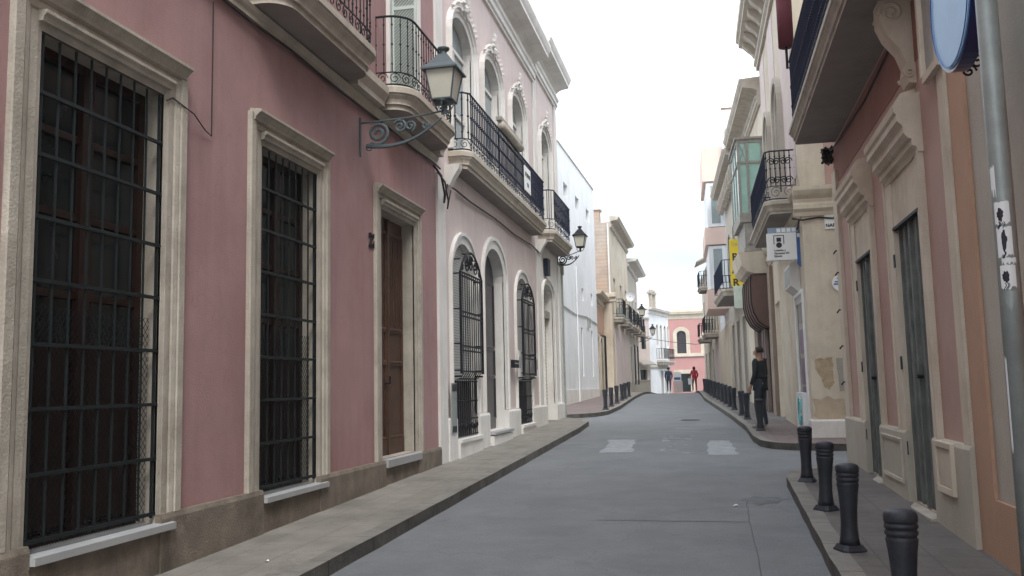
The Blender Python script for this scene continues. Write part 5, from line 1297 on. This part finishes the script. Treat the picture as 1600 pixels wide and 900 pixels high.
    for s_ in (-1, 1): blob(P(s_ * .033, .105, 1.635), (.010 * k, .008 * k), mb)
    build('eyes', mb, m_ink, t)
    mb = MB(); mb.smooth = True; blob(P(0, .118, 1.60), (.014 * k, .024 * k), mb)
    for s_ in (-1, 1): blob(P(s_ * .098, .01, 1.61), (.014 * k, .03 * k), mb)
    build('nose_and_ears', mb, m_skin, t)
    mb = MB(); blob(P(0, .108, 1.565), (.02 * k, .006 * k), mb); build('mouth', mb, m_maroon, t)
    return t
person('man in black jacket and jeans standing behind a bollard by the brown awning', 1.09, 21.0, R(60), 1.84, m_jacket, m_jeans)
person('person in red jacket walking at the far end of the street', -1.05, 62, R(10), 1.68, m_redcloth, m_maroon, 'walk', hair_long=True)
person('person in dark blue clothes standing at the far end beside the street board', -2.75, 62, R(0), 1.66, m_darkblue, m_darkblue, 'walk')
zb_ = g(61)
t = thing('white_bag', 'white shopping bag carried beside the person in red', 'bag', (-1.33, 61.6, zb_ + .5))
mb = MB(); mb.prism([(-1.45, zb_ + .45), (-1.2, zb_ + .45), (-1.18, zb_ + .85), (-1.47, zb_ + .85)], 61.5, 61.65); build('bag_body', mb, m_signwhite, t)
mb = MB(); mb.tube([(-1.42, 61.58, zb_ + .84), (-1.33, 61.58, zb_ + 1.0), (-1.24, 61.58, zb_ + .84)], .01, 5); build('handle', mb, m_signwhite, t)
t = thing('street_board', 'pale pink and white board with blue panel standing by the red house', 'sign', (-2.2, 63, g(63)))
zb_ = g(63); fbd = Fac((-2.45, 63), (-1.95, 63))
build('base', MB(fbd).box(-.05, .58, -.2, 0, zb_ - .05, zb_ + .75), m_pale, t); build('panel', MB(fbd).box(-.03, .5, -.12, -.02, zb_ + .75, zb_ + 1.35), m_signwhite, t)
build('blue_strip', MB(fbd).box(.02, .45, -.018, -.01, zb_ + .82, zb_ + 1.0), m_bluesign, t)

# ================================================================== overhead wire at the far end
cable([(-5.0, 66, 4.95), (-3, 70, 4.7), (-1, 74, 4.6), (.3, 76, 4.8)], .02, 'thin wire strung across the far end of the street', None)

# ================================================================== light and sky
SUN_EL, SUN_ROT = R(50), R(158)
w = bpy.data.worlds.new('World'); scn.world = w; w.use_nodes = True; nt = w.node_tree; N = nt.nodes; L = nt.links
bg = N['Background']; sky = N.new('ShaderNodeTexSky'); sky.sky_type = 'NISHITA'; sky.sun_disc = False
sky.sun_elevation = SUN_EL; sky.sun_rotation = SUN_ROT; sky.dust_density = 2; sky.air_density = 1
tc = N.new('ShaderNodeTexCoord'); mp = N.new('ShaderNodeMapping'); mp.inputs['Scale'].default_value = (1.2, 1.2, 3.5); mp.inputs['Location'].default_value = (.3, .2, .4)
L.new(tc.outputs['Generated'], mp.inputs[0]); nz = N.new('ShaderNodeTexNoise'); nz.inputs['Scale'].default_value = 1.6; nz.inputs['Detail'].default_value = 7; L.new(mp.outputs[0], nz.inputs['Vector'])
mr = N.new('ShaderNodeMapRange'); mr.inputs[1].default_value = .36; mr.inputs[2].default_value = .52; mr.inputs[3].default_value = .62; mr.inputs[4].default_value = 1.0; L.new(nz.outputs['Fac'], mr.inputs[0])
sep = N.new('ShaderNodeSeparateXYZ'); L.new(tc.outputs['Generated'], sep.inputs[0])
gp = N.new('ShaderNodeMapRange'); gp.interpolation_type = 'SMOOTHSTEP'; gp.inputs[1].default_value = .10; gp.inputs[2].default_value = .21; gp.inputs[3].default_value = .55; gp.inputs[4].default_value = 1; L.new(sep.outputs[2], gp.inputs[0])
gq = N.new('ShaderNodeMapRange'); gq.interpolation_type = 'SMOOTHSTEP'; gq.inputs[1].default_value = .11; gq.inputs[2].default_value = .06; gq.inputs[3].default_value = 0; gq.inputs[4].default_value = .4; L.new(sep.outputs[2], gq.inputs[0])
ga = N.new('ShaderNodeMath'); ga.operation = 'ADD'; ga.use_clamp = True; L.new(gp.outputs[0], ga.inputs[0]); L.new(gq.outputs[0], ga.inputs[1])
gm = N.new('ShaderNodeMath'); gm.operation = 'MULTIPLY'; L.new(ga.outputs[0], gm.inputs[0]); L.new(mr.outputs[0], gm.inputs[1])
mx = N.new('ShaderNodeMix'); mx.data_type = 'RGBA'; mx.inputs[7].default_value = (8.3, 8.9, 9.6, 1)
L.new(gm.outputs[0], mx.inputs[0]); L.new(sky.outputs[0], mx.inputs[6])
lo = N.new('ShaderNodeMapRange'); lo.interpolation_type = 'SMOOTHSTEP'; lo.inputs[1].default_value = .16; lo.inputs[2].default_value = .22; lo.inputs[3].default_value = 1; lo.inputs[4].default_value = 0; L.new(sep.outputs[2], lo.inputs[0])
hi = N.new('ShaderNodeMapRange'); hi.interpolation_type = 'SMOOTHSTEP'; hi.inputs[1].default_value = .07; hi.inputs[2].default_value = .14; L.new(sep.outputs[2], hi.inputs[0])
bd = N.new('ShaderNodeMath'); bd.operation = 'MULTIPLY'; L.new(lo.outputs[0], bd.inputs[0]); L.new(hi.outputs[0], bd.inputs[1])
be = N.new('ShaderNodeMath'); be.operation = 'MULTIPLY'; be.use_clamp = True; L.new(bd.outputs[0], be.inputs[0])
nr = N.new('ShaderNodeMapRange'); nr.inputs[1].default_value = .35; nr.inputs[2].default_value = .6; nr.inputs[3].default_value = 1; nr.inputs[4].default_value = .5; L.new(nz.outputs['Fac'], nr.inputs[0]); L.new(nr.outputs[0], be.inputs[1])
m3 = N.new('ShaderNodeMix'); m3.data_type = 'RGBA'; m3.inputs[7].default_value = (2.3, 3.2, 3.3, 1); L.new(be.outputs[0], m3.inputs[0]); L.new(mx.outputs[2], m3.inputs[6]); L.new(m3.outputs[2], bg.inputs['Color'])
bg.inputs['Strength'].default_value = .13
sd = bpy.data.lights.new('sun', 'SUN'); so = bpy.data.objects.new('sun', sd); COL.objects.link(so)
sd.energy = 1.2; sd.angle = R(22); sd.color = (1, .96, .9)
# nishita: rotation measured clockwise from +Y
dirv = Vector((math.sin(SUN_ROT) * math.cos(SUN_EL), math.cos(SUN_ROT) * math.cos(SUN_EL), math.sin(SUN_EL)))
so.rotation_euler = dirv.to_track_quat('Z', 'Y').to_euler()
vs = scn.view_settings; vs.view_transform = 'Standard'; vs.look = 'None'; vs.gamma = 1; vs.use_curve_mapping = False; vs.exposure = 1.02
scn.render.engine = 'CYCLES'


# ------------------------------------------------------------------ air
hm = bpy.data.materials.new('haze'); hm.use_nodes = True; nt = hm.node_tree; nt.nodes.remove(nt.nodes['Principled BSDF'])
pv = nt.nodes.new('ShaderNodeVolumePrincipled'); pv.inputs['Color'].default_value = (.94, .97, 1, 1); pv.inputs['Density'].default_value = .0009; pv.inputs['Anisotropy'].default_value = .2
nt.links.new(pv.outputs[0], nt.nodes['Material Output'].inputs['Volume'])
build('haze', MB().box(-360, 360, -310, 410, -9, 15), hm, None, kind='stuff')
